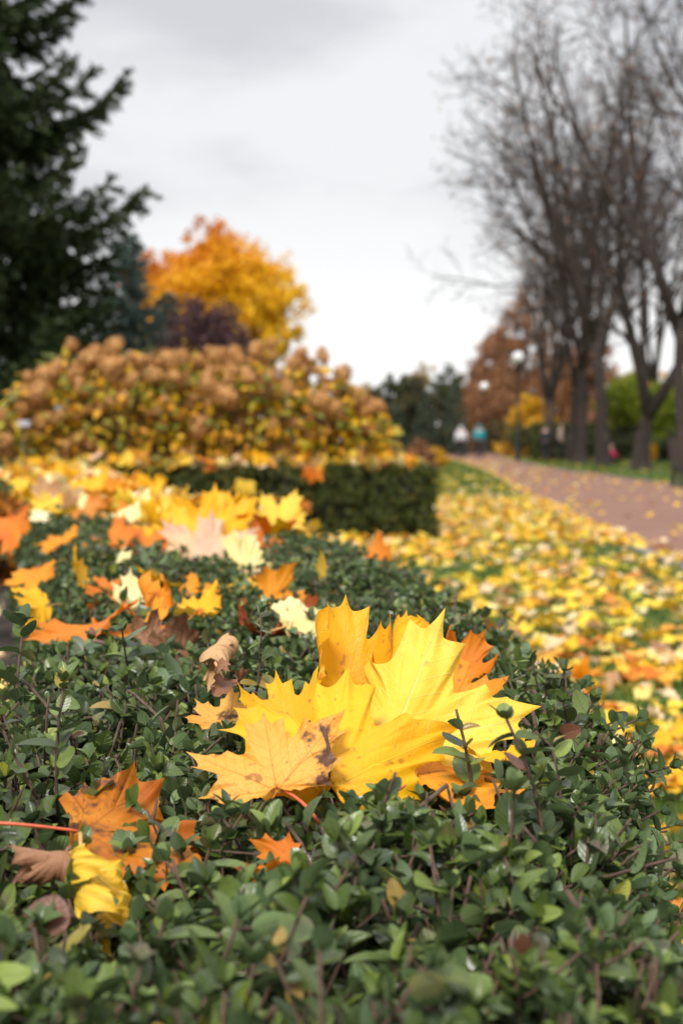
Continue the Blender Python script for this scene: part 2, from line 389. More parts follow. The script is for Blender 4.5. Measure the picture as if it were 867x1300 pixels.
def shoot_variant(r, length):
    """leaf frames (base, dir, normal, size) along a stem up +Z, and the stem's points"""
    bend = r.normal(0, .12, 2); zt = np.linspace(0, length, 5)
    stem = np.stack([bend[0] * zt ** 2 / length, bend[1] * zt ** 2 / length, zt], -1)
    B, D, Nn, S = [], [], [], []
    ph = r.random() * 6.28; z = length * .12; k = 0
    clipped = r.random() < .35
    while z < length * (.9 if clipped else 1.0):
        f = z / length
        for s in (0, math.pi):
            if r.random() < .12: continue
            a = ph + s + r.normal(0, .3); el = r.normal(R(8 + 26 * f), R(17))
            d = np.array([math.cos(a) * math.cos(el), math.sin(a) * math.cos(el), math.sin(el)])
            up = np.array([-math.cos(a) * math.sin(el), -math.sin(a) * math.sin(el), math.cos(el)])
            sd_ = np.cross(d, up); tw = r.normal(0, .35); nn = up * math.cos(tw) + sd_ * math.sin(tw)
            B.append((bend[0] * z * z / length, bend[1] * z * z / length, z)); D.append(d); Nn.append(nn)
            S.append((.0265 - .006 * f) * r.uniform(.6, 1.25))
        ph += math.pi / 2 + r.normal(0, .25); z += r.uniform(.009, .015); k += 1
    if not clipped:
        for q in range(4):
            a = ph + q * 1.57 + r.normal(0, .2); el = R(55) + r.normal(0, .15)
            d = np.array([math.cos(a) * math.cos(el), math.sin(a) * math.cos(el), math.sin(el)])
            up = np.array([-math.cos(a) * math.sin(el), -math.sin(a) * math.sin(el), math.cos(el)])
            B.append(stem[-1]); D.append(d); Nn.append(up); S.append(r.uniform(.010, .016))
    if clipped: stem = np.concatenate([stem, stem[-1:] + np.array([[bend[0] * .01, bend[1] * .01, r.uniform(.004, .02)]])])
    B = np.array(B); FR = frames(np.array(D), np.array(Nn)) * np.array(S)[:, None, None]
    sm = MB(); tube(sm, stem, np.linspace(.0016, .0010, len(stem)), 5)
    return B, FR, (np.concatenate(sm.V), np.concatenate(sm.Q), np.concatenate(sm.T), np.zeros((sm.n, 3)))
_r = np.random.default_rng(3)
SHOOTS = [shoot_variant(_r, l) for l in _r.uniform(.055, .105, 26)]

def plant_shoots(fol, stm, P, Nrm, protos, tilt=.42, sink=.8, scale=1.0, stems=True, sizek=1.0, keep=1.0):
    n = len(P); var = rng.integers(0, len(SHOOTS), n)
    up = nrm(Nrm + rng.normal(0, tilt, (n, 3))); a = rng.normal(0, 1, (n, 3)); Rm = frames(a - (a * up).sum(1)[:, None] * up, up)
    sc_ = rng.uniform(.8, 1.2, n) * scale
    for v in range(len(SHOOTS)):
        idx = np.where(var == v)[0]
        if not len(idx): continue
        B, FR, ST = SHOOTS[v]; L = ST[0][:, 2].max()
        M = Rm[idx] * sc_[idx][:, None, None]
        base = P[idx] - up[idx] * (L * sc_[idx] * (sink + np.clip(rng.normal(0, .12, len(idx)), -.2, .3)))[:, None]
        if stems: stm.stamp(ST, M, base)
        Ml = np.einsum('nij,kjl->nkil', M, FR).reshape(-1, 3, 3) * sizek
        Tl = (np.einsum('nij,kj->nki', M, B) + base[:, None]).reshape(-1, 3)
        jit = rng.normal(0, .12, Ml.shape); Ml = Ml + jit * np.linalg.norm(Ml[:, :, 1], axis=1)[:, None, None]
        pv = rng.integers(0, len(protos), len(Ml)); kp = rng.random(len(Ml)) < keep
        tone = np.clip(rng.normal(.45, .25, len(Ml)), 0, 1); tone = np.where(rng.random(len(Ml)) < .012, .99, tone)
        for q, pr in enumerate(protos):
            m = (pv == q) & kp
            fol.stamp(pr, Ml[m], Tl[m], tone[m])

# hedge plan: x of the two edges as a function of y
HR = [(-.6, .14), (.45, .15), (.66, .17), (.9, .195), (1.25, .265), (1.45, .305), (2.12, .245), (3.0, .16), (3.75, .06), (4.3, -.10), (4.7, -.24), (6.5, -.80), (10.8, -1.86), (12.5, -2.35)]
HL = [(-.6, -.46), (.45, -.46), (1.2, -.45), (1.57, -.40), (2.2, -.455), (3.0, -.57), (4.0, -.80), (6.5, -1.46), (10.8, -2.55), (12.5, -3.0)]
HZ = .608
DIPS = [(430, 985, 1.15, .016), (350, 985, 1.13, .014), (540, 975, 1.16, .014), (620, 960, 1.18, .012), (400, 960, 1.25, .014), (500, 940, 1.28, .014), (150, 1050, 1.04, .008), (230, 1040, 1.06, .006), (108, 1140, .93, .03), (105, 1200, .90, .03), (50, 1092, .95, .016), (325, 1100, .975, .010), (265, 900, 1.38, .012), (95, 820, 1.9, .01), (430, 800, 2.0, .01)]
def hedge_surface(y, s, ht=HZ, rad=.085):
    """s in 0..1 round the section (0 left foot, 1 right foot) -> point, normal"""
    xl, xr = interp(y, HL), interp(y, HR); wd = xr - xl
    side = ht - rad; arc = rad * math.pi / 2; top = wd - 2 * rad; tot = 2 * side + 2 * arc + top
    q = s * tot; P = np.zeros((len(y), 3)); Nn = np.zeros((len(y), 3)); P[:, 1] = y
    a = q < side; P[a, 0] = xl[a]; P[a, 2] = q[a]; Nn[a, 0] = -1
    b = (q >= side) & (q < side + arc); t = (q - side) / rad
    P[b, 0] = (xl + rad - rad * np.cos(t))[b]; P[b, 2] = side + rad * np.sin(t[b]); Nn[b, 0] = -np.cos(t[b]); Nn[b, 2] = np.sin(t[b])
    c = (q >= side + arc) & (q < side + arc + top); P[c, 0] = (xl + rad + q - side - arc)[c]; P[c, 2] = ht; Nn[c, 2] = 1
    d = (q >= side + arc + top) & (q < side + 2 * arc + top); t = (q - side - arc - top) / rad
    P[d, 0] = (xr - rad + rad * np.sin(t))[d]; P[d, 2] = side + rad * np.cos(t[d]); Nn[d, 0] = np.sin(t[d]); Nn[d, 2] = np.cos(t[d])
    e = q >= side + 2 * arc + top; P[e, 0] = xr[e]; P[e, 2] = (tot - q)[e]; Nn[e, 0] = 1
    bump = .016 * noise2(P[:, 0], P[:, 1], 4.5, 4) + .010 * noise2(P[:, 0] + P[:, 2], P[:, 1], 11, 9) + .012 * noise2(P[:, 0] + P[:, 2], P[:, 1] * 1.3 + P[:, 2], 2, 2)
    P = P + Nn * bump[:, None]
    for px_, py_, d_, am in DIPS:
        q_ = pix(px_, py_, d_); P[:, 2] -= am * np.exp(-((P[:, 0] - q_[0]) ** 2 + (P[:, 1] - q_[1]) ** 2) / (2 * .05 ** 2)) * (P[:, 2] > .4)
    return P, Nn, tot

def sample_hedge(y0, y1, dens, s0=0., s1=1.):
    yy = rng.uniform(y0, y1, 4); tot = hedge_surface(yy, np.full(4, .5))[2]; tot = float(np.mean(tot))
    n = int((y1 - y0) * tot * (s1 - s0) * dens)
    P, Nn, _ = hedge_surface(rng.uniform(y0, y1, n), rng.uniform(s0, s1, n)); return P, Nn

hedge1 = empty('hedge', (0, 1.5, 0), 'long clipped hedge of small oval leaves running beneath the big yellow maple leaves', 'hedge')
def near_hedge():
    fol = MB(); stm = MB()
    # section fractions: sides are about .35 of the girth each
    P, Nn = sample_hedge(.42, 2.3, 2250, .30, .72); plant_shoots(fol, stm, P, Nn, LP_HI)
    P, Nn = sample_hedge(.42, 2.3, 1300, .0, .30); plant_shoots(fol, stm, P, Nn, LP_MID)
    P, Nn = sample_hedge(.42, 2.3, 1300, .72, 1.); plant_shoots(fol, stm, P, Nn, LP_MID)
    P, Nn = sample_hedge(2.3, 5.0, 2000, .24, .78); plant_shoots(fol, stm, P, Nn, LP_MID)
    P, Nn = sample_hedge(2.3, 5.0, 1000, .0, .24); plant_shoots(fol, stm, P, Nn, LP_LOW)
    P, Nn = sample_hedge(2.3, 5.0, 800, .78, 1.); plant_shoots(fol, stm, P, Nn, LP_LOW)
    P, Nn = sample_hedge(5.0, 12.5, 520); plant_shoots(fol, stm, P, Nn, LP_LOW, stems=False, sizek=1.35)
    P, Nn = sample_hedge(-.6, .42, 900); plant_shoots(fol, stm, P, Nn, LP_LOW, sizek=1.1)
    for yy, sgn in ((12.5, 1), (-.6, -1)):   # the two ends
        n = 700; x = rng.uniform(interp(yy, HL), interp(yy, HR), n)
        plant_shoots(fol, stm, np.stack([x, np.full(n, yy), rng.uniform(.02, HZ, n)], -1), np.tile([0., sgn, 0.], (n, 1)), LP_LOW, stems=False, sizek=1.3)
    # taller sprigs that stand proud of the clipped surface
    spr = [(600, 985, 1.12), (40, 1000, 1.1), (60, 960, 1.2), (20, 920, 1.35), (470, 1085, .98), (560, 1180, .85), (720, 1000, 1.08), (90, 930, 1.3), (160, 840, 1.6), (690, 1060, 1.0), (330, 860, 1.4), (640, 1130, .92), (70, 1010, 1.1)]
    Pp = np.array([pix(*q) for q in spr]); plant_shoots(fol, stm, Pp, np.tile([0., 0., 1.], (len(Pp), 1)), LP_HI, tilt=.3, sink=.35)
    fo = fol.build('foliage', M_HEDGE, hedge1); fo.matrix_parent_inverse = hedge1.matrix_world.inverted()
    # bare clipped stubs and dead twigs
    for _ in range(420):
        y = np.array([rng.uniform(.6, 3.6)]); s = np.array([rng.uniform(.33, .68)]); p, nn, _t = hedge_surface(y, s)
        d = nrm(nn[0] + rng.normal(0, .45, 3)); l = rng.uniform(.05, .09); p1 = p[0] + d * rng.uniform(.0, .028)
        m_ = p1 - d * l * .5 + rng.normal(0, .004, 3)
        r_ = rng.uniform(.0009, .0021); tube(stm, [p1 - d * l, m_, p1], [r_ * 1.3, r_ * 1.1, r_], 6)
        if rng.random() < .4:
            d2 = nrm(d + rng.normal(0, .6, 3)); tube(stm, [m_, m_ + d2 * .02, m_ + d2 * .035], [r_ * .8, r_ * .7, r_ * .6], 5)
    for a_, b_ in (((10, 845, 1.42), (95, 925, 1.3)), ((0, 895, 1.36), (60, 935, 1.28)), ((5, 910, 1.3), (50, 1010, 1.12)), ((660, 1045, 1.0), (715, 1110, .95)), ((150, 870, 1.45), (205, 900, 1.35)), ((440, 1090, .97), (462, 1060, 1.0)), ((395, 1100, .95), (365, 1030, 1.03))):
        a0, b0 = pix(*a_), pix(*b_); b0[2] -= .01
        tube(stm, [a0, a0 * .6 + b0 * .4 + np.array([0, 0, .004]), b0, b0 + np.array([.01, .01, -.05])], [.0011, .0014, .0018, .002], 6)
    # woody stems from the ground
    for _ in range(160):
        y = rng.uniform(-.4, 12.3); x = rng.uniform(interp(y, HL) + .15, interp(y, HR) - .12)
        q = np.array([x, y, 0]); pts = [q, q + np.array([rng.normal(0, .03), rng.normal(0, .03), .22]), q + np.array([rng.normal(0, .07), rng.normal(0, .07), .5])]
        tube(stm, pts, [.009, .007, .003], 6)
    so = stm.build('twigs', M_TWIG, hedge1); so.matrix_parent_inverse = hedge1.matrix_world.inverted()
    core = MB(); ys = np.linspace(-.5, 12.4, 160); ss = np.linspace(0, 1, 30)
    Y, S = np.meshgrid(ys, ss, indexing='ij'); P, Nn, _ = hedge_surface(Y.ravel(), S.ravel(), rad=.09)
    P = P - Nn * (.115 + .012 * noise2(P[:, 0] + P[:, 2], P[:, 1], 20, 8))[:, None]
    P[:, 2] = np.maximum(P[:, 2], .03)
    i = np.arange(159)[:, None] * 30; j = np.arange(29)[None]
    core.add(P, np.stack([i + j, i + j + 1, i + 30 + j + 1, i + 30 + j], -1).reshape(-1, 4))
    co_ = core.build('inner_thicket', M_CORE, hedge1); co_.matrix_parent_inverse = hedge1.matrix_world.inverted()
bpy.context.view_layer.update()
near_hedge()

def box_hedge(name_label, pts_rect, h, dens, ends=True):
    """straight hedge with a rectangular plan"""
    x0, x1, y0, y1 = pts_rect
    root = empty('hedge', ((x0 + x1) / 2, (y0 + y1) / 2, 0), name_label, 'hedge')
    ox, oy = root.location[:2]; fol = MB(); stm = MB(); r = .06
    def face(n, fx, fy, fz, nn):
        a, b = rng.random(n), rng.random(n); P = np.stack([fx(a, b), fy(a, b), fz(a, b)], -1); Nn = np.tile(np.array(nn, float), (n, 1))
        P[:, 2] -= 0; b_ = .035 * noise2(P[:, 0] + P[:, 1], P[:, 2] + P[:, 1], 3, 5) + .03 * noise2(P[:, 0] + P[:, 2], P[:, 1], 5, 6) + rng.normal(0, .018, len(P)) - .03 * (np.maximum(0, P[:, 0] - x1 + .1) / .1) ** 2
        P = P + Nn * b_[:, None]; P[:, 0] -= ox; P[:, 1] -= oy
        plant_shoots(fol, stm, P, Nn, LP_LOW, stems=False, sizek=1.3 if dens > 100 else 4.0, tilt=.5)
    W, D = x1 - x0, y1 - y0
    face(int(W * h * dens), lambda a, b: x0 + a * W, lambda a, b: y0 + 0 * a, lambda a, b: .03 + b * (h - .03), (0, -1, 0))
    face(int(W * h * dens * .5), lambda a, b: x0 + a * W, lambda a, b: y1 + 0 * a, lambda a, b: .03 + b * (h - .03), (0, 1, 0))
    face(int(W * D * dens), lambda a, b: x0 + a * W, lambda a, b: y0 + b * D, lambda a, b: h + 0 * a, (0, 0, 1))
    face(int(D * h * dens), lambda a, b: x1 + 0 * a, lambda a, b: y0 + a * D, lambda a, b: .03 + b * (h - .03), (1, 0, 0))
    face(int(D * h * dens), lambda a, b: x0 + 0 * a, lambda a, b: y0 + a * D, lambda a, b: .03 + b * (h - .03), (-1, 0, 0))
    fol.build('foliage', M_HEDGE_FAR, root)
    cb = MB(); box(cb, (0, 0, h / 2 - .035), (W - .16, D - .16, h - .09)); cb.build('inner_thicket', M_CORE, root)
    return root
box_hedge('dark clipped box hedge topped with yellow leaves in front of the brown hydrangeas', (-3.3, .86, 13.0, 13.95), .66, 620)

# ------------------------------------------------------------------ maple leaves
HALF = [(0, 1.0), (.06, .83), (.20, .83), (.195, .68), (.20, .56), (.235, .52), (.32, .585), (.405, .665), (.455, .60), (.535, .635), (.77, .68), (.69, .53), (.755, .43), (.62, .365), (.55, .30), (.58, .22), (.70, .10), (.55, .03), (.50, -.10), (.30, -.055), (.12, -.07), (0, .0)]
CEN = np.array([0, .14])
def outline(seed, sub=8):
    r = np.random.default_rng(seed)
    right = np.array(HALF[:-1]); left = np.array(HALF[1:-1])[::-1] * np.array([-1, 1])
    pts = np.concatenate([right, [HALF[-1]], left])          # clockwise from the tip
    k = 1 + r.normal(0, .03, len(pts)); pts = CEN + (pts - CEN) * k[:, None]
    pts[:, 0] *= r.uniform(.92, 1.06)
    res = []
    for i in range(len(pts)):
        a, b = pts[i], pts[(i + 1) % len(pts)]; m = (a + b) / 2; sag = .06 if np.linalg.norm(b - a) > .1 else .02
        m = m + (CEN - m) * sag
        for t in np.arange(sub) / sub: res.append((1 - t) ** 2 * a + 2 * t * (1 - t) * m + t * t * b)
    return np.array(res)
MAIN = [(0, 1.0), (.77, .67), (-.77, .67), (.67, .10), (-.67, .10)]
def vein_field(P):
    best = np.zeros(len(P)); sec = np.zeros(len(P)); dmin = np.full(len(P), 9.)
    for m in MAIN:
        L = math.hypot(*m); d = np.array(m) / L; a = P @ d; p = np.abs(P[:, 0] * d[1] - P[:, 1] * d[0])
        w_ = np.maximum(.0045, .016 * (1 - a / L)); v = np.clip(1.3 - p / w_, 0, 1) * (a > -.01) * (a < L)
        best = np.maximum(best, v)
        ang = np.where(a > 0, p / np.maximum(a, 1e-3), 9); m_ = ang < dmin; dmin = np.where(m_, ang, dmin)
        ph = (a - p * .95) * 9.0 / L; fr = np.abs(ph - np.round(ph)); s_ = np.clip(1 - fr / .09, 0, 1) * (p < .3)
        sec = np.where(m_, s_, sec)
    return np.maximum(best, sec * .5)
def maple_arrays(seed, sub=8, rings=22, size=.13, bx=0., by=0., fold=0., ruffle=.02, twist=0., bxl=None):
    """flat leaf in unit coords, bent: bx curvature across, by along, fold along the midrib"""
    r = np.random.default_rng(seed + 100)
    O = outline(seed, sub); n = len(O); s = np.linspace(0, 1, rings + 1)[1:] ** .85
    P = np.concatenate([CEN[None]] + [CEN + (O - CEN) * q for q in s]); rad = np.concatenate([[0]] + [np.full(n, q) for q in s])
    T = [(0, 1 + (j + 1) % n, 1 + j) for j in range(n)]
    i = 1 + np.arange(rings - 1)[:, None] * n; j = np.arange(n)[None]; k = (j + 1) % n
    Q = np.stack([i + j, i + k, i + n + k, i + n + j], -1).reshape(-1, 4)
    vf = vein_field(P); x, y = P[:, 0], P[:, 1]; z = np.zeros(len(P))
    z += fold * np.abs(x); th = np.arctan2(x, y - .05)
    z += ruffle * rad ** 2 * (np.sin(th * 3 + r.random() * 6) + .7 * np.sin(th * 7 + r.random() * 6) + .35 * np.sin(th * 13 + r.random() * 6))
    z += .012 * noise2(x, y, 1.8, seed) - .006 * vf * (vf > .6)
    z += ruffle * .35 * np.sin(th * 29 + 9 * rad) * rad ** 3
    if twist: z += twist * x * y
    def bend(u, z, k):
        if abs(k) < 1e-3: return u, z
        rr = 1 / k; return (rr - z) * np.sin(u * k), rr - (rr - z) * np.cos(u * k)
    if bxl is not None:
        xa, za = bend(x, z, bx); xb, zb = bend(x, z, bxl); x, z = np.where(x < 0, xb, xa), np.where(x < 0, zb, za)
    else: x, z = bend(x, z, bx)
    y, z = bend(y, z, by)
    V = np.stack([x, y, z], -1) * size
    lc = np.stack([P[:, 0], P[:, 1], vf], -1)
    return V, Q, np.array(T), lc, rad

def maple_leaf(J, T, mat, seed, label, nh=(0, -.75, .65), bx=0., by=0., fold=0., ruffle=.03, twist=0., stalk='red', slen=.07, sdir=None, sub=8, rings=22, group=None, size=None, bxl=None):
    J = np.asarray(J, float); T = np.asarray(T, float); L = size or np.linalg.norm(T - J)
    M = frames((T - J)[None], np.array([nh], float))[0]
    root = empty('maple_leaf', tuple(J), label, 'leaf', group)
    root.matrix_world = Matrix.Translation(Vector(J)) @ Matrix(M.tolist()).to_4x4()
    V, Q, Tt, lc, rad = maple_arrays(seed, sub, rings, L, bx, by, fold, ruffle, twist, bxl)
    mb = MB(); mb.add(V, Q, Tt, lc, rad); mb.build('blade', mat, root)
    if slen > 0:
        st = MB(); e = np.array(sdir if sdir is not None else (.1, -1, -.3), float); e = e / np.linalg.norm(e) * slen
        tt = np.linspace(0, 1, 7)[:, None]; b_ = np.array([.15, 0, .12]) * slen
        pts = np.array([0, .004, -.001]) + e * tt + b_ * (tt * (1 - tt)) * 2
        tube(st, pts, np.linspace(.0011, .0016, 7) * (1 if slen < .2 else 1.3), 7)
        st.build('stalk', {'red': M_STALK_RED, 'dark': M_STALK_DARK, 'tan': M_STALK_TAN}[stalk], root)
    return root

CAMUP = (0, -.7, .7)
def H(j, t, m, seed, label, **kw): return maple_leaf(pix(*j), pix(*t), MM[m], seed, label, **kw)
# the pile of large leaves the picture is focused on
H((415, 1003, 1.085), (444, 826, 1.175), 'yellow', 1, 'large bright yellow maple leaf standing upright in the middle of the pile, speckled brown', nh=(-.02, -.85, .5), bx=-.7, by=-.25, fold=-.05, ruffle=.05, stalk='dark', slen=.045, sdir=(-.2, .8, .5))
H((352, 1004, 1.075), (330, 890, 1.13), 'peach', 2, 'peach orange maple leaf with dark brown blotches leaning on the bright yellow leaf', nh=(-.15, -.8, .55), bx=.35, by=-.3, ruffle=.05, slen=.05, sdir=(.5, -.8, .1), size=.079)
H((366, 925, 1.20), (346, 832, 1.26), 'yellow', 3, 'yellow speckled maple leaf standing behind the peach leaf', nh=(0, -.9, .4), bx=1.3, fold=.1, ruffle=.03, slen=.03, size=.060)
H((437, 885, 1.26), (443, 752, 1.29), 'amber', 4, 'narrow golden maple leaf folded upright behind the large yellow leaf', nh=(.25, -1, .3), bx=3.0, by=-.2, ruffle=.03, slen=.03, size=.10)
H((492, 955, 1.17), (562, 780, 1.27), 'lemon', 5, 'large pale yellow maple leaf with light veins spreading to the right of the pile', nh=(.1, -.85, .55), bx=-.3, bxl=-4.5, by=.3, ruffle=.05, twist=-.12, slen=.03)
H((525, 985, 1.12), (648, 958, 1.20), 'gold', 6, 'deep gold maple leaf lying low under the large pale yellow leaf', nh=(0, -.35, .95), bx=.4, by=-.3, slen=.04, ruffle=.04, size=.105)
H((572, 862, 1.50), (630, 786, 1.55), 'orange', 7, 'curled orange maple leaf behind the pale yellow leaf at the back of the pile', nh=(.3, -.6, .8), bx=2.2, by=.5, stalk='tan', slen=.04, ruffle=.05, size=.07)
H((508, 860, 1.42), (518, 768, 1.46), 'yellow', 8, 'thin yellow maple leaf tip rising between the golden and the pale yellow leaf', nh=(.4, -1, .2), bx=4.2, slen=.0)
H((562, 905, 1.36), (585, 818, 1.40), 'gold', 9, 'small golden maple leaf peeping out behind the pale yellow leaf', nh=(.2, -1, .3), bx=1.6, slen=.0)
# left of and in front of the pile
H((104, 1056, 1.015), (308, 1040, 1.05), 'rusty', 10, 'rusty orange maple leaf with brown spots and a long red stalk lying in the hedge', nh=(0, -.25, .97), bx=.3, by=-.35, fold=-.08, ruffle=.08, slen=.095, sdir=(-.25, -1, .05), size=.11)
H((88, 1082, .955), (0, 1098, .94), 'brown', 11, 'dry brown curled maple leaf below the red stalk', nh=(.1, -.3, 1), bx=-4.2, by=.5, ruffle=.06, stalk='tan', slen=.02)
H((112, 1100, .935), (102, 1226, .90), 'lemon', 12, 'slim folded yellow maple leaf hanging down among the hedge leaves', nh=(.6, -.8, .3), bx=4.6, by=.5, ruffle=.05, stalk='tan', slen=.03, size=.078)
H((368, 1100, .96), (290, 1098, .97), 'orange', 13, 'small orange maple leaf half hidden under hedge leaves below the peach leaf', nh=(0, -.2, .95), bx=1.8, by=-.8, ruffle=.06, slen=.02, size=.038)
H((292, 918, 1.34), (236, 892, 1.38), 'peach', 14, 'pale peach maple leaf lying flat to the left of the pile', nh=(0, -.4, .9), by=.4, bx=.6, slen=.0, size=.05)
H((287, 862, 1.36), (266, 914, 1.28), 'brown', 15, 'rolled brown maple leaf standing beside the pale peach leaf', nh=(.2, -1, .3), bx=4.2, by=.4, ruffle=.06, stalk='tan', slen=.03, sdir=(.6, -1, 0), size=.05)
H((292, 832, 1.54), (235, 888, 1.43), 'tan', 16, 'long tan maple leaf rolled into a strip behind the rolled brown leaf', nh=(-.2, -.5, .9), bx=6.5, by=-.5, ruffle=.05, slen=.0, size=.07)
H((335, 806, 2.0), (288, 816, 1.85), 'red', 17, 'dark rust red curled maple leaf on the hedge behind the pile', nh=(0, -.7, .7), bx=2.2, by=.7, ruffle=.07, slen=.03, size=.085)
H((358, 792, 2.1), (392, 800, 2.05), 'red', 18, 'rust red maple leaf tucked under the end of the cream leaf', nh=(0, -.8, .7), bx=1.5, ruffle=.06, slen=.03, size=.08)
H((366, 792, 1.93), (482, 786, 1.97), 'cream', 19, 'pale cream maple leaf lying on the hedge behind the golden folded leaf', nh=(0, -.6, .8), bx=-1.1, by=-.6, ruffle=.05, slen=.03, stalk='tan', size=.12)
H((640, 965, 1.14), (622, 958, 1.17), 'yellow', 20, 'small yellow leaf scrap under the pale yellow leaf at the edge of the pile', nh=(0, -.3, 1), bx=1.2, slen=0, size=.05)
H((118, 792, 2.0), (64, 842, 1.76), 'orange', 21, 'orange and peach maple leaf lying on the left shoulder of the hedge', nh=(-.3, -.6, .8), bx=.9, by=-.5, slen=.04, ruffle=.06, size=.105)
H((185, 800, 1.95), (140, 788, 2.05), 'gold', 22, 'golden maple leaf sunk into the hedge right of the orange shoulder leaf', nh=(0, -.6, .8), bx=.8, slen=.0, size=.075)
H((178, 775, 2.3), (240, 738, 2.45), 'cream', 23, 'cream maple leaf caught upright among twigs with a golden leaf before it', nh=(0, -.8, .6), bx=.7, slen=.03, stalk='tan', ruffle=.05, size=.10)
H((250, 785, 2.2), (224, 742, 2.3), 'yellow', 24, 'yellow maple leaf with torn tip in front of the cream leaf caught among twigs', nh=(0, -.8, .6), bx=.9, slen=.03, ruffle=.05, size=.085)
H((200, 780, 2.15), (186, 730, 2.2), 'gold', 25, 'pointed golden maple leaf folded upright beside the torn yellow leaf', nh=(.4, -1, .3), bx=3.8, slen=.02, size=.08)
H((302, 716, 2.95), (388, 716, 3.05), 'cream', 26, 'broad cream maple leaf on the hedge in front of the pinkish leaf', nh=(0, -.7, .7), bx=.4, by=-.4, slen=.05, ruffle=.05, stalk='tan', size=.14)
H((345, 752, 2.7), (392, 738, 2.8), 'orange', 27, 'small orange maple leaf tucked under the broad cream leaf', nh=(0, -.6, .8), bx=.8, slen=.0, size=.09)
H((258, 718, 3.3), (272, 640, 3.4), 'pink', 28, 'big pinkish beige maple leaf with spread pointed lobes standing on the hedge', nh=(0, -.9, .5), bx=.25, by=.3, ruffle=.04, slen=.06, size=.155)
H((268, 690, 3.9), (274, 606, 4.0), 'yellow', 29, 'tall yellow maple leaf standing behind the big pinkish leaf', nh=(.1, -.9, .4), bx=1.2, slen=.04, size=.19)
H((240, 700, 3.8), (216, 630, 3.9), 'yellow', 30, 'yellow maple leaf leaning left behind the big pinkish leaf', nh=(-.1, -.9, .5), bx=.8, slen=.04, size=.17)
H((322, 710, 3.55), (386, 672, 3.7), 'orange', 31, 'orange maple leaf pointing right beside the big pinkish leaf', nh=(0, -.8, .6), bx=1.4, slen=.04, size=.14)
H((472, 728, 3.35), (418, 682, 3.5), 'orange', 32, 'orange maple leaf at the end corner of the hedge by the leafy lawn', nh=(0, -.8, .6), bx=1.5, slen=.04, size=.12)
H((48, 722, 2.85), (30, 768, 2.75), 'gold', 33, 'single golden maple leaf stuck on the left side face of the hedge', nh=(-.3, -.8, .5), bx=.7, slen=.03, size=.085)
H((18, 655, 3.5), (12, 716, 3.4), 'orange', 34, 'orange brown maple leaf hanging on the left side of the hedge', nh=(-.3, -.9, .2), bx=1.4, slen=.03, size=.13)
H((150, 700, 3.6), (100, 690, 3.7), 'orange', 35, 'orange maple leaf lying furthest left in the cluster behind the bare hedge stretch', nh=(0, -.7, .8), bx=.7, slen=.03, size=.15)
H((175, 712, 3.6), (165, 645, 3.8), 'orange', 36, 'upright orange maple leaf in the cluster left of the pinkish leaf', nh=(0, -.9, .5), bx=.9, slen=.03, size=.16)
H((205, 690, 4.1), (190, 640, 4.2), 'peach', 37, 'peach maple leaf resting between the orange and yellow leaves of the cluster', nh=(0, -.8, .5), bx=.4, slen=.03, size=.14)

# low detail leaves for the many
def low_proto(seed, **kw):
    V, Q, T, lc, rad = maple_arrays(seed, 1, 3, 1.0, **kw); return V, Q, T, lc
LOWP = [low_proto(60 + k, bx=b, by=c, ruffle=.07, fold=f) for k, (b, c, f) in enumerate(((.4, .3, 0), (-.8, .4, 0), (1.3, -.5, 0), (.2, -.9, .1), (-1.6, .2, 0), (2.4, .5, 0), (0, .1, 0), (.7, .9, -.1)))]
COLS = ['yellow', 'lemon', 'gold', 'orange', 'cream', 'pink', 'brown', 'peach']
CNAME = {'yellow': 'bright yellow', 'lemon': 'lemon yellow', 'gold': 'golden', 'orange': 'orange', 'cream': 'pale cream', 'pink': 'pinkish beige', 'brown': 'dry brown', 'peach': 'peach'}
BASE = {}
def small_leaf(col, k, loc, ydir, zdir, size, place, group, span=(.11, .13)):
    key = (col, k)
    if key not in BASE:
        mb = MB(); V, Q, T, lc, rad = maple_arrays(60 + k, 3, 6, 1.0, bx=[.4, -.8, 1.3, .2, -1.6, 2.4, 0, .7][k], by=[.3, .4, -.5, -.9, .2, .5, .1, .9][k], ruffle=.07)
        mb.add(V, Q, T, lc, rad)
        st = MB(); tube(st, [(0, 0, 0), (.05, -.2, .05), (.12, -.45, .02)], [.012, .012, .014], 5)
        o = mb.build('maple_leaf', MM[col]); s_ = st.build('stalk', M_STALK_TAN, o)
        BASE[key] = (o, s_)
    else:
        o0, s0 = BASE[key]; o = o0.copy(); C.objects.link(o); s_ = s0.copy(); C.objects.link(s_); s_.parent = o
    M = frames(np.array([ydir], float), np.array([zdir], float))[0] * size
    o.matrix_world = Matrix.Translation(Vector([float(q) for q in loc])) @ Matrix(M.tolist()).to_4x4()
    yd = nrm(np.array(ydir, float)); zd = np.array([M[0][2], M[1][2], M[2][2]]) / size
    pose = 'upright' if zd[2] < .45 else ('tilted' if zd[2] < .8 else 'flat')
    sz = 'large' if size > span[1] else ('small' if size < span[0] else 'medium')
    o['category'] = 'leaf'; o['group'] = group
    SMALL.setdefault('%s %s leaf %s %s' % (sz, CNAME[col], pose, place), []).append(o)
    return o
SMALL = {}
def pick(wts): return COLS[rng.choice(len(COLS), p=np.array(wts) / sum(wts))]
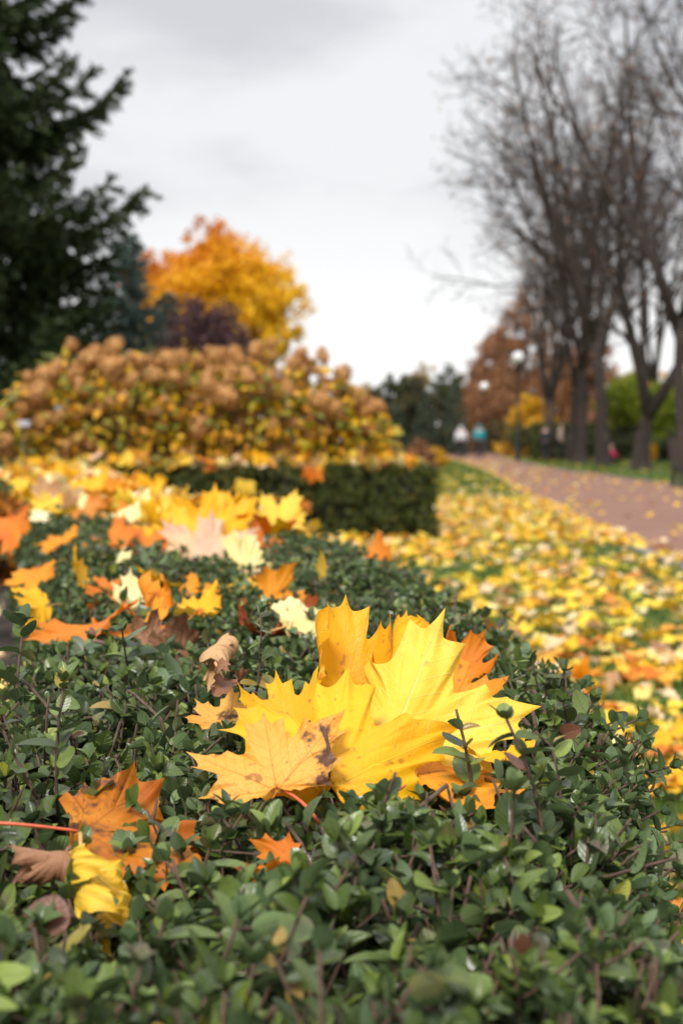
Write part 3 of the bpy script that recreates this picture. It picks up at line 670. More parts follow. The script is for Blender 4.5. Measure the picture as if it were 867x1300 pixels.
# the drift of leaves on the far stretch of the long hedge
for i in range(164):
    y = 3.9 + 8.3 * rng.random() ** 1.15; xl, xr = interp(y, HL), interp(y, HR)
    lo = .30 if y < 4.8 else (.2 if y < 5.4 else .03)
    x = xl + (xr - xl) * rng.uniform(lo, 1.0); z = HZ + rng.uniform(.0, .07)
    d = rng.normal(0, 1, 3) * np.array([1, 1, .55]); zd = nrm(np.array([rng.normal(0, .5), -.35 + rng.normal(0, .5), .9]))
    small_leaf(pick([28, 20, 16, 11, 15, 9, 1, 6]), int(rng.integers(0, 8)), (x, y, z), d, zd, rng.uniform(.115, .16),
               '%s of long hedge %s' % (('left edge', 'middle', 'right edge')[min(2, int(3 * (x - xl) / (xr - xl)))], 'near pinkish leaf' if y < 5.6 else ('midway' if y < 8 else ('past midway' if y < 10 else 'at far end'))), 'leaves drifted on the long hedge', (.13, .146))
# the loose trail between the pile and the drift
for px_, py_, cl_, k_, zt in ((300, 672, 'peach', 3, .5), (215, 742, 'yellow', 0, .6), (150, 762, 'orange', 1, .7), (250, 758, 'gold', 6, .8), (112, 742, 'yellow', 7, .6), (335, 762, 'gold', 2, .8), (270, 788, 'lemon', 4, .9), (140, 728, 'cream', 3, .6), (80, 690, 'gold', 0, .6), (180, 822, 'brown', 5, .9), (420, 745, 'lemon', 6, .9), (215, 795, 'orange', 2, .8), (345, 738, 'pink', 1, .8), (290, 748, 'yellow', 3, .5), (60, 770, 'yellow', 1, .6), (240, 835, 'tan', 5, .9)):
    dd = .275 * F / (py_ - 560); p = pix(px_, py_, dd); p[2] = max(p[2], HZ + .008)
    cl_ = cl_ if cl_ in CNAME else 'brown'
    small_leaf(cl_, k_, p, nrm(np.array([rng.normal(), rng.normal(), .25])), nrm(np.array([rng.normal(0, .3), -zt, 1 - zt * .5])), rng.uniform(.065, .09), 'in the trail %s' % ('just behind the pile' if dd < 2.2 else ('before the pinkish leaf' if dd < 3.2 else 'beside the pinkish leaf')), 'leaves in the trail between pile and drift', (.073, .082))
# on the box hedge
for i in range(28):
    x = -2.4 + 3.1 * (i + rng.random()) / 28; y = rng.uniform(12.95, 13.3); z = .67 + rng.uniform(0, .06)
    small_leaf(pick([34, 14, 18, 14, 10, 4, 1, 4]), int(rng.integers(0, 8)), (x, y, z), rng.normal(0, 1, 3) * np.array([1, 1, .8]), nrm(np.array([rng.normal(0, .4), -.7, .6])), rng.uniform(.11, .15), 'on box hedge top, %s' % ('left end', 'left of middle', 'right of middle', 'lawn end')[min(3, int((x + 2.5) / .8))], 'leaves on the box hedge', (.125, .138))
for px, py, col, lb in ((312, 622, 'lemon', 'pale yellow maple leaf stuck in the front face of the box hedge'), (398, 606, 'orange', 'orange maple leaf hanging over the front edge of the box hedge'), (383, 647, 'rusty', 'rusty orange maple leaf low in the front face of the box hedge')):
    p = pix(px, py, 12.9); maple_leaf(p + np.array([0, 0, .08]), p - np.array([.03, 0, .07]), MM[col], 70 + px % 7, lb, nh=(.2, -1, .3), bx=.8, sub=3, rings=6, slen=.05)

# ground leaves: nearest individually, the rest as litter
lit = MB(); tones = []
def lawn_pts(n, y0, y1, power=1.0):
    y = y0 + (y1 - y0) * rng.random(n) ** power; hr = np.where(y < 12.6, interp(y, HR) + .02, .9); pl = interp(y, PL) + .12
    x = hr + (pl - hr) * rng.random(n); return x, y
def flat_frames(n, tilt=.35):
    a = rng.uniform(0, 2 * np.pi, n); y = np.stack([np.cos(a), np.sin(a), rng.normal(0, tilt * .5, n)], -1)
    return frames(y, nrm(np.stack([rng.normal(0, tilt, n), rng.normal(0, tilt, n), np.ones(n)], -1)))
def litter(x, y, smin=.06, smax=.105, z=.012, tilt=.26, protos=LOWP):
    k = noise2(x, y, .55, 31) + .6 * noise2(x, y, 1.7, 32) > -.8 + rng.normal(0, .25, len(x)); x, y = x[k], y[k]
    n = len(x); M = flat_frames(n, tilt) * rng.uniform(smin, smax, n)[:, None, None]; v = rng.integers(0, len(protos), n)
    P = np.stack([x, y, z + rng.uniform(0, .045, n)], -1)
    for k, pr in enumerate(protos): lit.stamp(pr, M[v == k], P[v == k])
x, y = lawn_pts(1800, 1.6, 8.5); litter(x, y)
x, y = lawn_pts(3300, 8.5, 22); litter(x, y)
x, y = lawn_pts(2600, 22, 70); k = rng.random(len(x)) < .75; litter(x[k], y[k])
TINY = [low_proto(80 + k, bx=b, by=c, ruffle=.05) for k, (b, c) in enumerate(((.4, .3), (-.8, .4), (1.3, -.5)))]
n = 700; litter(rng.uniform(-5.4, -.6, n), rng.uniform(1.0, 12.5, n))            # left of the hedge
n = 500; litter(rng.uniform(-2.3, 1.2, n), rng.uniform(10.5, 13.1, n))
n = 500; litter(rng.uniform(-5, 1.2, n), rng.uniform(14, 19, n))
n = 480; yy = rng.uniform(6, 70, n); litter(interp(yy, PL) + (interp(yy, PR) - interp(yy, PL)) * rng.beta(.6, 1.0, n), yy, z=.02, tilt=.2)   # on the path
n = 1700; yy = rng.uniform(6, 80, n); litter(interp(yy, PR) + rng.uniform(.1, 12, n), yy)
n = 800; yy = rng.uniform(18, 70, n); litter(rng.uniform(-9, 3.5, n), yy)
n = 260; x = rng.uniform(-3.2, .8, n); y = rng.uniform(12.98, 13.9, n); litter(x, y, .08, .11, z=.665, tilt=.6)      # on the box hedge
n = 420; y = 5.0 + 7.2 * rng.random(n); xl_, xr_ = interp(y, HL), interp(y, HR); x = xl_ + (xr_ - xl_) * rng.uniform(.04, .98, n); litter(x, y, .08, .12, z=HZ + .015, tilt=.6)   # on the long hedge
M_LIT = tone_leaf('mixed fallen leaves', [(0, (.86, .52, .02)), (.20, (.88, .62, .05)), (.40, (.86, .68, .20)), (.49, (.82, .40, .03)), (.60, (.80, .58, .34)), (.74, (.68, .24, .03)), (.80, (.62, .56, .06)), (.86, (.46, .25, .11)), (.945, (.88, .76, .44))], trans=.2, rough=.55, interp='CONSTANT')
tag(lit.build('fallen_leaves', M_LIT), 'carpet of yellow and orange fallen leaves over the grass and hedge tops', kind='stuff')
for i in range(58):
    for _try in range(40):
        y = 2.6 + 4.2 * rng.random(); x = rng.uniform(interp(y, HR) + .08, min(2.3, y * .245))
        if x > interp(y, HR) + .08 and .9 * F / y < 690: break
    small_leaf(pick([26, 16, 18, 12, 10, 6, 5, 6]), int(rng.integers(0, 8)), (x, y, rng.uniform(.035, .075)), np.array([rng.normal(), rng.normal(), rng.normal(0, .15)]), nrm(np.array([rng.normal(0, .35), rng.normal(0, .35), 1])), rng.uniform(.08, .12), 'on lawn %s' % ('at hedge foot' if x - interp(y, HR) < .35 else ('near hedge' if x - interp(y, HR) < .8 else 'halfway to path')) + (', close by' if y < 4 else (', some way off' if y < 5.5 else ', far down')), 'leaves on the lawn', (.093, .107))

for lb, os_ in SMALL.items():
    os_.sort(key=lambda o: o.matrix_world.translation[1])
    for i, o in enumerate(os_):
        o['label'] = lb if len(os_) == 1 or len(os_) > 3 else lb + (', nearer of two', ', further of two')[i] if len(os_) == 2 else lb + (', nearest of three', ', middle of three', ', furthest of three')[i] if len(os_) == 3 else lb
# grass tufts
def grass():
    g = MB(); n = 52000
    y = 1.5 + 60 * rng.random(n) ** 1.7; side = rng.random(n)
    hr = np.where(y < 12.6, interp(y, HR) + .03, .9)
    x = np.where(side < .72, hr + (interp(y, PL) - .1 - hr) * rng.random(n), interp(y, PR) + .1 + 7 * rng.random(n) ** 1.5)
    m = side > .93; x[m] = rng.uniform(-8, -5.3, m.sum())
    a = rng.uniform(0, 6.28, n); d = np.stack([np.cos(a) * .5, np.sin(a) * .5, np.ones(n)], -1)
    h = rng.uniform(.03, .07, n) * (1 + y / 50); M = frames(d, np.stack([np.sin(a * 3), np.cos(a * 3), np.full(n, .1)], -1))
    M = M * h[:, None, None]; M[:, :, 0] *= (.12 * (1 + y / 14))[:, None]
    PV = np.array([(-.5, 0, 0), (.5, 0, 0), (.3, .6, .06), (-.3, .6, .06), (0, 1, .25)])
    g.stamp((PV, np.array([(0, 1, 2, 3)]), np.array([(3, 2, 4)]), np.zeros((5, 3))), M, np.stack([x, y, np.zeros(n)], -1))
    tag(g.build('grass', tone_leaf('lawn grass', [(0, (.04, .09, .012)), (.6, (.09, .17, .02)), (1, (.19, .25, .03))], trans=.3)), 'short green lawn grass showing between the leaves', kind='stuff')
grass()

# ------------------------------------------------------------------ hydrangeas
M_HYD = tone_leaf('dried hydrangea floret', [(0, (.42, .18, .05)), (.5, (.60, .31, .10)), (.85, (.74, .43, .17)), (1, (.82, .56, .28))], trans=.2, rough=.8)
M_HLEAF = tone_leaf('hydrangea autumn leaf', [(0, (.14, .16, .015)), (.2, (.36, .33, .02)), (.5, (.82, .50, .015)), (.75, (.80, .38, .012)), (.9, (.52, .22, .04)), (1, (.30, .13, .045))], trans=.3)
CARD = (np.array([(-.32, .35, .05), (0, 0, 0), (.32, .35, .05), (0, 1, -.15), (0, .4, -.02)]), None, np.array([(1, 2, 4), (2, 3, 4), (3, 0, 4), (0, 1, 4)]), np.zeros((5, 3)))
def sphere_dirs(n):
    return nrm(rng.normal(0, 1, (n, 3)))
HEADS = []
def head_mesh(k):
    mb = MB(); n = 210; d = sphere_dirs(n); rr = rng.uniform(.62, 1.18, n); P = d * rr[:, None] * np.array([1, 1, .82])
    t = nrm(np.cross(d, rng.normal(0, 1, (n, 3)))); M = frames(t, d) * rng.uniform(.28, .42, n)[:, None, None]
    mb.stamp(CARD, M, P - t * .15)
    M = frames(np.cross(t, d), d) * rng.uniform(.28, .42, n)[:, None, None]; mb.stamp(CARD, M, P - t * .05)
    return mb
def hydrangea(loc, w_, h, nh, label):
    root = empty('hydrangea_bush', loc, label, 'shrub', 'brown headed hydrangeas in the flower bed')
    st = MB(); fo = MB(); L = []
    nh = int(nh * 2.1)
    for i in range(nh):
        a = rng.uniform(0, 6.28); r_ = math.sqrt(rng.random()) * w_; tip = np.array([math.cos(a) * r_, math.sin(a) * r_ * .8, h * (1.0 - .28 * (r_ / w_) ** 2) * (rng.uniform(.84, 1.0) if rng.random() < .5 else rng.uniform(.30, .86))])
        base = np.array([math.cos(a) * r_ * .25, math.sin(a) * r_ * .25, 0]); mid = base * .5 + tip * .5 + np.array([0, 0, .12])
        tube(st, [base, mid, tip], [.011, .008, .005], 5)
        L.append(tip)
    st.build('stems', M_TWIG, root)
    n = 1000; a = rng.uniform(0, 6.28, n); r_ = np.sqrt(rng.random(n)) * w_ * 1.05; z = h * (rng.beta(1.6, 1.3, n) * .93) * (1 - .25 * (r_ / w_) ** 2)
    P = np.stack([np.cos(a) * r_, np.sin(a) * r_ * .8, z + .03], -1); d = nrm(P * np.array([1, 1, .2]) + rng.normal(0, .5, (n, 3))); d[:, 2] -= .35
    lowr = np.clip(rng.random(n) + (.35 - z / h) * .6, 0, 1)
    fo.stamp(CARD, frames(d, nrm(rng.normal(0, .5, (n, 3)) + np.array([0, -.3, .8]))) * rng.uniform(.08, .15, n)[:, None, None], P, lowr)
    fo.build('foliage', M_HLEAF, root)
    for tip in L:
        if len(HEADS) < 6:
            o = head_mesh(len(HEADS)).build('flower_head', M_HYD, root); HEADS.append(o)
        else:
            o = random.choice(HEADS).copy(); C.objects.link(o); o.parent = root
        s = rng.uniform(.06, .125); o.location = tuple(tip); o.scale = (s * rng.uniform(.85, 1.2), s, s * rng.uniform(.7, 1.1)); o.rotation_euler = tuple(rng.uniform(0, 3, 3))
for x, y, w_, h, nh, lb in [
    (-3.75, 15.0, .5, 1.4, 14, 'low hydrangea bush with pinkish heads at the spruce end of the bed'),
    (-3.0, 15.4, .58, 1.98, 24, 'tall hydrangea bush with tan brown heads second from the spruce end'),
    (-2.25, 15.2, .62, 2.08, 28, 'tallest hydrangea bush, its heads reaching up in front of the blue spruce'),
    (-1.55, 15.3, .62, 2.0, 28, 'hydrangea bush with dense brown heads below the purple leaved shrub'),
    (-.9, 15.2, .6, 2.0, 26, 'hydrangea bush with round brown heads before the yellow maple tree'),
    (-.3, 15.5, .58, 1.9, 22, 'hydrangea bush with one high head at the right of the row'),
    (.12, 15.7, .5, 1.45, 16, 'shorter hydrangea bush sloping down towards the lawn'),
    (-2.5, 16.8, .6, 2.05, 20, 'hydrangea bush in the back row behind the tallest bush'),
    (-1.2, 16.9, .7, 2.0, 20, 'hydrangea bush in the back row below the maple crown'),
    (.30, 16.2, .36, 1.0, 12, 'lowest hydrangea bush at the lawn end of the bed')]:
    hydrangea((x, y, 0), w_, h, nh, lb)
t = empty('plant_sign', tuple(pix(31, 560, 14.4) * np.array([1, 1, 0])), 'small blank white plant sign on a short post in front of the hydrangeas', 'sign')
mb = MB(); box(mb, (0, 0, 1.08), (.12, .012, .06)); mb.build('plate', plain('white sign plate', (.42, .42, .46), .4, .05, 3), t, smooth=False)
mb = MB(); tube(mb, [(0, .012, 0), (0, .012, 1.1)], [.008, .008], 8); mb.build('post', M_IRON, t)

# ------------------------------------------------------------------ conifers
BLADE = (np.array([(-.5, 0, 0), (.5, 0, 0), (.35, .7, .02), (-.35, .7, .02), (0, 1, 0)]), np.array([(0, 1, 2, 3)]), np.array([(3, 2, 4)]), np.zeros((5, 3)))
def conifer(loc, h, rad, mat, label, nbr=110, blade=.07, bw=.12, dens=34, droop=.25, extra=(), seed=1, top=1.0, group=None, name='spruce_tree', cat='tree'):
    r = np.random.default_rng(seed); root = empty(name, loc, label, cat, group)
    tr = MB(); tube(tr, [(0, 0, 0), (.02 * h, 0, h * .5), (0, 0, h)], [h * .022, h * .014, .015], 9); tr.build('trunk', M_BARK_BROWN, root)
    br = MB(); P = []; D = []
    ga = 2.39996; lst = []
    for i in range(nbr):
        f = (i + .5) / nbr; z = h * (.05 + .93 * f); l = rad * (1 - f) ** .8 * r.uniform(.72, 1.12) + .08 * rad; lst.append((z, i * ga + r.normal(0, .3), l, r.normal(.02, .08), .2))
    lst += list(extra)
    for z, a, l, el, lift in lst:
        k = 9; t = np.linspace(0, 1, k); dz = l * (math.tan(el) * t - droop * np.sin(t * np.pi * .9) * .6 + lift * t ** 3)
        pts = np.stack([np.cos(a) * l * t, np.sin(a) * l * t, z + dz], -1) + r.normal(0, .01 * l, (k, 3)) * t[:, None]
        tube(br, pts, np.linspace(.012 * l + .006, .004, k), 5, cap=False)
        nb = max(6, int(l * 11)); fwd = nrm(np.gradient(pts, axis=0))
        for q in range(nb):
            u = .12 + .88 * (q + r.random()) / nb; i0 = min(k - 2, int(u * (k - 1))); fr = u * (k - 1) - i0
            p0 = pts[i0] * (1 - fr) + pts[i0 + 1] * fr; f0 = fwd[i0]; sdv = np.cross(f0, [0, 0, 1]) * (1 if q % 2 else -1)
            d0 = nrm(f0 * .75 + sdv * r.uniform(.5, 1.0) + np.array([0, 0, r.normal(-.25, .2)])); bl = (l * .30 * (1.15 - u) + .10) * r.uniform(.7, 1.3)
            m = max(5, int(dens * bl)); tt = r.random(m); pp = p0 + d0 * (bl * tt)[:, None]; pp[:, 2] -= .35 * bl * tt ** 2
            P.append(pp); D.append(nrm(d0 + r.normal(0, .55, (m, 3))))
        m = int(dens * l * .8); tt = r.random(m) * (k - 1.001); i0 = tt.astype(int); fr = (tt - i0)[:, None]
        P.append(pts[i0] * (1 - fr) + pts[i0 + 1] * fr); D.append(nrm(fwd[i0] + r.normal(0, .6, (m, 3))))
    br.build('branches', M_BARK_BROWN, root)
    P = np.concatenate(P); D = np.concatenate(D); n = len(P); M = frames(D, r.normal(0, 1, (n, 3))) * (blade * r.uniform(.7, 1.4, n))[:, None, None]
    M[:, :, 0] *= bw / 1.0; fo = MB(); fo.stamp(BLADE, M, P); fo.build('needles', mat, root)
    return root
M_SPR = tone_leaf('dark spruce needles', [(0, (.012, .026, .006)), (.7, (.032, .056, .014)), (1, (.07, .09, .022))], trans=.1, rough=.6)
M_BLUE = tone_leaf('blue spruce needles', [(0, (.06, .10, .09)), (.7, (.13, .19, .17)), (1, (.20, .27, .24))], trans=.1, rough=.6)
M_BLUE2 = tone_leaf('dull blue green spruce needles', [(0, (.022, .038, .022)), (.7, (.052, .078, .045)), (1, (.09, .12, .07))], trans=.1, rough=.6)
Ssp = 26.0
sx = pix(-25, 560, Ssp)[0]
def ext(px, py, el, lift, a=-.12):
    p = pix(px, py, Ssp); l = p[0] - sx; return (p[2] - l * math.tan(el) - l * lift * .9, a, l, el, lift)
EX = []
for dx, da in ((0, 0), (-14, .22), (-22, -.28)):
    EX += [ext(190 + dx, 237, R(4), .16, -.1 + da), ext(165 + dx, 95, R(10), .14, -.1 + da), ext(112 + dx, -25, R(14), .15, .05 + da), ext(130 + dx, 320, R(0), .05, .1 + da), ext(134 + dx, 380, R(-4), .0, .1 + da), ext(140 + dx, 425, R(-6), 0, da)]
conifer((sx, Ssp, 0), 14.5, 2.75, M_SPR, 'tall dark green spruce with long uneven branches beside the hydrangea bed', nbr=150, blade=.13, bw=.30, dens=100, extra=EX, seed=4)
p = pix(163, 560, 33); conifer((p[0], 33, 0), 5.8, 1.6, M_BLUE, 'blue green spruce standing between the dark spruce and the yellow maple', nbr=110, blade=.11, bw=.32, dens=120, seed=6)
p = pix(212, 560, 34); conifer((p[0], 34, 0), 4.5, .9, M_BLUE, 'smaller grey blue spruce just right of the bigger blue spruce', nbr=80, blade=.10, bw=.32, dens=110, seed=7)
for px, hh, rr, lb in ((505, 3.0, 1.0, 'smallest blue spruce below the dark tree line left of the walkers'), (541, 4.1, 1.5, 'middle green blue spruce below the dark tree line left of the walkers'), (577, 4.6, 1.6, 'tallest blue spruce below the dark tree line just behind the walkers')):
    p = pix(px, 560, 88); conifer((p[0], 88, 0), hh, rr * .8, M_BLUE2, lb, nbr=46, blade=.16, bw=.3, dens=22, seed=px)

# ------------------------------------------------------------------ broadleaf crowns and shrubs
def crown_tree(name, loc, label, mats, centres, radii, nleaf, lsize, trunk_h=0., tr=.12, cat='tree', group=None, bark=None, tonef=None, seed=1, flat=1.0):
    root = empty(name, loc, label, cat, group); r = np.random.default_rng(seed)
    centres = np.array(centres, float); radii = np.array(radii, float)
    st = MB(); fork = np.array([0, 0, max(trunk_h, .05)])
    if trunk_h > 0: tube(st, [(0, 0, 0), (.03, 0, trunk_h * .5), fork], [tr * 1.25, tr, tr * .85], 10)
    for c, q in zip(centres, radii):
        m = fork * .5 + c * .5 + np.array([0, 0, -.12 * q]); tube(st, [fork * .98, m, c], [tr * .5, tr * .28, tr * .1], 6)
        for _ in range(5):
            e = c + nrm(r.normal(0, 1, 3)) * q * .85; tube(st, [m, (m + e) / 2 + r.normal(0, .06 * q, 3), e], [tr * .14, tr * .09, tr * .03], 4, cap=False)
    st.build('trunk' if trunk_h > 0 else 'stems', bark or M_BARK, root)
    fo = MB(); per = radii ** 2 / (radii ** 2).sum()
    for c, q, f in zip(centres, radii, per):
        n = int(nleaf * f); sub = nrm(r.normal(0, 1, (max(6, n // 45), 3))) * (q * r.uniform(.5, 1.0, (max(6, n // 45), 1)))   # sprays inside the clump
        k = r.integers(0, len(sub), n); P = c + sub[k] * np.array([1, 1, flat]) + r.normal(0, q * .14, (n, 3))
        d = nrm(r.normal(0, 1, (n, 3)) + np.array([0, 0, -.3])); M = frames(d, nrm(r.normal(0, .8, (n, 3)) + np.array([0, 0, .7]))) * (lsize * r.uniform(.7, 1.3, n))[:, None, None]
        P[:, 2] = np.maximum(P[:, 2], .03)
        tone = r.random(n) if tonef is None else np.clip(tonef(P, r, n), 0, 1)
        fo.stamp(CARD, M, P, tone)
    fo.build('crown' if trunk_h > 0 else 'foliage', mats, root)
    return root
def dome(n, rx, rz, zc, r, rc, ry=None):
    d = nrm(r.normal(0, 1, (n, 3))); d[:, 2] = np.where(d[:, 2] < -.5, -d[:, 2], d[:, 2]); k = r.uniform(.45, .92, n)[:, None]
    c = d * k * np.array([rx - rc * .6, (ry or rx) - rc * .6, rz - rc * .6]); c[:, 2] += zc
    return c, rc * r.uniform(.75, 1.2, n)
r_ = np.random.default_rng(21)
M_MAPLE = tone_leaf('yellow to orange maple crown', [(0, (.88, .56, .012)), (.35, (.88, .46, .008)), (.6, (.76, .28, .006)), (.85, (.50, .13, .008)), (1, (.34, .09, .02))], trans=.35)
c, q = dome(80, 4.35, 4.25, 5.9, r_, 1.15)
p = pix(284, 560, 60)
crown_tree('maple_tree', (p[0], 60, 0), 'round yellow maple tree turning orange at the top behind the hydrangeas', M_MAPLE, c, q, 44000, .19, 2.2, .22, seed=3,
           tonef=lambda P, r, n: .16 + .30 * (P[:, 2] - 7.4) / 1.5 - .085 * P[:, 0] + r.normal(0, .16, n))
# a smaller orange tree at its left shoulder
c, q = dome(10, 1.4, 2.0, 7.7, r_, .8); p = pix(184, 560, 66)
crown_tree('maple_tree', (p[0], 66, 0), 'small orange red tree at the left shoulder of the yellow maple', M_MAPLE, c, q, 4500, .19, 4.5, .12, seed=5, tonef=lambda P, r, n: .72 + r.normal(0, .12, n))
M_PURP = tone_leaf('purple shrub leaf', [(0, (.035, .014, .022)), (.7, (.075, .028, .035)), (1, (.14, .06, .04))], trans=.2)
c, q = dome(16, 1.4, 1.5, 2.45, r_, .6); p = pix(252, 560, 26)
crown_tree('purple_shrub', (p[0], 26, 0), 'dark purple leaved shrub between the blue spruce and the yellow maple', M_PURP, c, q, 7000, .08, 0, .05, cat='shrub', seed=8)
M_OLIVE = tone_leaf('dark olive tree leaf', [(0, (.018, .026, .010)), (.55, (.045, .05, .016)), (.85, (.10, .075, .022)), (1, (.20, .12, .03))], trans=.2)
M_DKGRN = tone_leaf('dark green tree leaf', [(0, (.022, .032, .009)), (.7, (.055, .070, .018)), (1, (.10, .11, .025))], trans=.2)
M_HAZY = tone_leaf('pale yellow far tree leaf', [(0, (.30, .25, .15)), (.6, (.42, .32, .13)), (1, (.60, .42, .08))], trans=.3)
M_RUST = tone_leaf('rusty brown tree leaf', [(0, (.20, .085, .04)), (.6, (.31, .145, .07)), (.9, (.42, .19, .06)), (1, (.50, .28, .07))], trans=.25)
M_LIME = tone_leaf('bright green shrub leaf', [(0, (.16, .24, .015)), (.6, (.28, .38, .025)), (.9, (.42, .44, .03)), (1, (.60, .42, .03))], trans=.35)
M_YEL = tone_leaf('autumn yellow leaf', [(0, (.62, .36, .02)), (.6, (.72, .44, .02)), (1, (.50, .22, .02))], trans=.35)
far = [(452, 118, 7.0, 2.0, M_HAZY, 'pale tan tree furthest left in the tree line at the end of the lawn'), (477, 104, 6.2, 1.7, M_OLIVE, 'olive tree with a thin top above the smallest blue spruce'), (502, 100, 6.9, 2.0, M_DKGRN, 'dark green tree behind the smallest blue spruce'),
       (533, 130, 9.0, 2.4, M_HAZY, 'yellowish far tree showing over the dark tree line'), (530, 98, 6.5, 2.1, M_OLIVE, 'olive brown tree behind the middle blue spruce'), (562, 106, 7.5, 2.2, M_DKGRN, 'taller dark tree above the tallest blue spruce'),
       (590, 112, 7.2, 2.2, M_OLIVE, 'olive tree just left of the further lamp'), (622, 116, 6.2, 2.4, M_DKGRN, 'dark tree directly behind the walkers and the further lamp')]
for px, dd, hh, rr, mt, lb in far:
    c, q = dome(18, rr, hh * .5, hh * .42, r_, rr * .5); c[:6, 2] = hh * .16; p = pix(px, 560, dd)
    crown_tree('park_tree', (p[0], dd, 0), lb, mt, c, q, 5200, .26, hh * .14, .13, seed=px, group='trees at the end of the lawn')
for px, dd, hh, rr, mt, lb in ((632, 106, 9.8, 3.2, M_RUST, 'tall rusty brown tree behind the nearer lamp'), (668, 100, 12.0, 4.4, M_RUST, 'broader rusty brown tree behind the bare trunks'), (745, 96, 9.0, 3.0, M_RUST, 'rusty brown tree glimpsed between the two thickest bare trunks'), (675, 82, 3.4, 1.5, M_YEL, 'small yellow leaved tree between the lamp and the leaning trunk')):
    c = []; q = []
    for k in range(22):
        z = hh * (.14 + .8 * (k / 21)); rr2 = rr * (1 - (k / 21)) ** .7 + .25; a = r_.uniform(0, 6.28); c.append((math.cos(a) * rr2 * .55, math.sin(a) * rr2 * .55, z)); q.append(rr2 * .55 + .3)
    p = pix(px, 560, dd); crown_tree('autumn_tree', (p[0], dd, 0), lb, mt, c, q, 15000, .24, hh * .15, .14, seed=px, flat=1.0)
for px, dd, hh, rr, mt, lb in ((795, 64, 4.2, 1.7, M_LIME, 'bright green shrub between the two thickest trunks and the forked tree'), (838, 62, 4.0, 1.6, M_LIME, 'bright green shrub seen through the fork of the forked tree'), (880, 60, 4.3, 1.8, M_LIME, 'bright green shrub behind the park bench'),
        (812, 78, 5.6, 1.6, M_YEL, 'yellow orange tree top rising over the bright green shrubs'), (868, 76, 5.4, 1.6, M_YEL, 'yellow orange tree above the shrub behind the bench')):
    c, q = dome(14, rr, hh * .48, hh * .52, r_, rr * .5); p = pix(px, 560, dd)
    crown_tree('shrub', (p[0], dd, 0), lb, mt, c, q, 6500, .15, 0, .08, cat='shrub', seed=px)
for px, dd, hh, rr, mt, lb, cnt in ((775, 58, 1.2, .9, M_DKGRN, 'low dark shrub behind the child in the pink jacket', 1), (808, 57, 1.3, .9, M_DKGRN, 'low dark shrub at the foot of the forked tree', 1), (845, 58, 1.3, 1.0, M_DKGRN, 'low dark shrub right of the forked tree', 1), (742, 60, 1.2, .9, M_DKGRN, 'low dark shrub behind the thickest trunk', 1), (700, 62, 1.5, 1.0, M_OLIVE, 'low olive shrub behind the person in the beige coat', 1), (668, 70, 1.7, 1.1, M_DKGRN, 'dark shrub behind the nearer lamp post', 1), (642, 78, 2.2, 1.3, M_DKGRN, 'dark shrub right of the walker in teal', 1),
        (826, 50, .85, .22, M_YEL, 'slim yellow shrub at the foot of the forked tree', 1), (534, 26, .95, .28, M_RUST, 'rounded brown shrub on the lawn beyond the box hedge', 1), (556, 40, .7, .5, M_YEL, 'low yellow plant beside the lawn edge near the walkers', 1), (494, 24, .75, .4, M_RUST, 'low reddish brown plant right of the hydrangea bed', 1)):
    c, q = dome(9, rr, hh * .5, hh * .5, r_, min(rr, hh) * .42); p = pix(px, 560, dd)
    crown_tree('shrub', (p[0], dd, 0), lb, mt, c, q, 2600, .09, 0, .04, cat='shrub', seed=px + 1)
bh = box_hedge('low dark hedge running behind the bright green shrubs and the forked tree', (9.2, 24, 68, 69.2), 1.7, 60)
# orange leaved plant by the left side of the hedge
c, q = dome(9, .30, .36, .36, r_, .16)
M_OBR = tone_leaf('orange brown shrub leaf', [(0, (.10, .03, .012)), (.4, (.24, .08, .02)), (.7, (.55, .20, .02)), (1, (.72, .34, .03))], trans=.3)
crown_tree('shrub', (-1.62, 6.3, 0), 'orange brown leaved plant at the left side of the long hedge', M_OBR, c, q, 1500, .055, 0, .03, cat='shrub', seed=77)

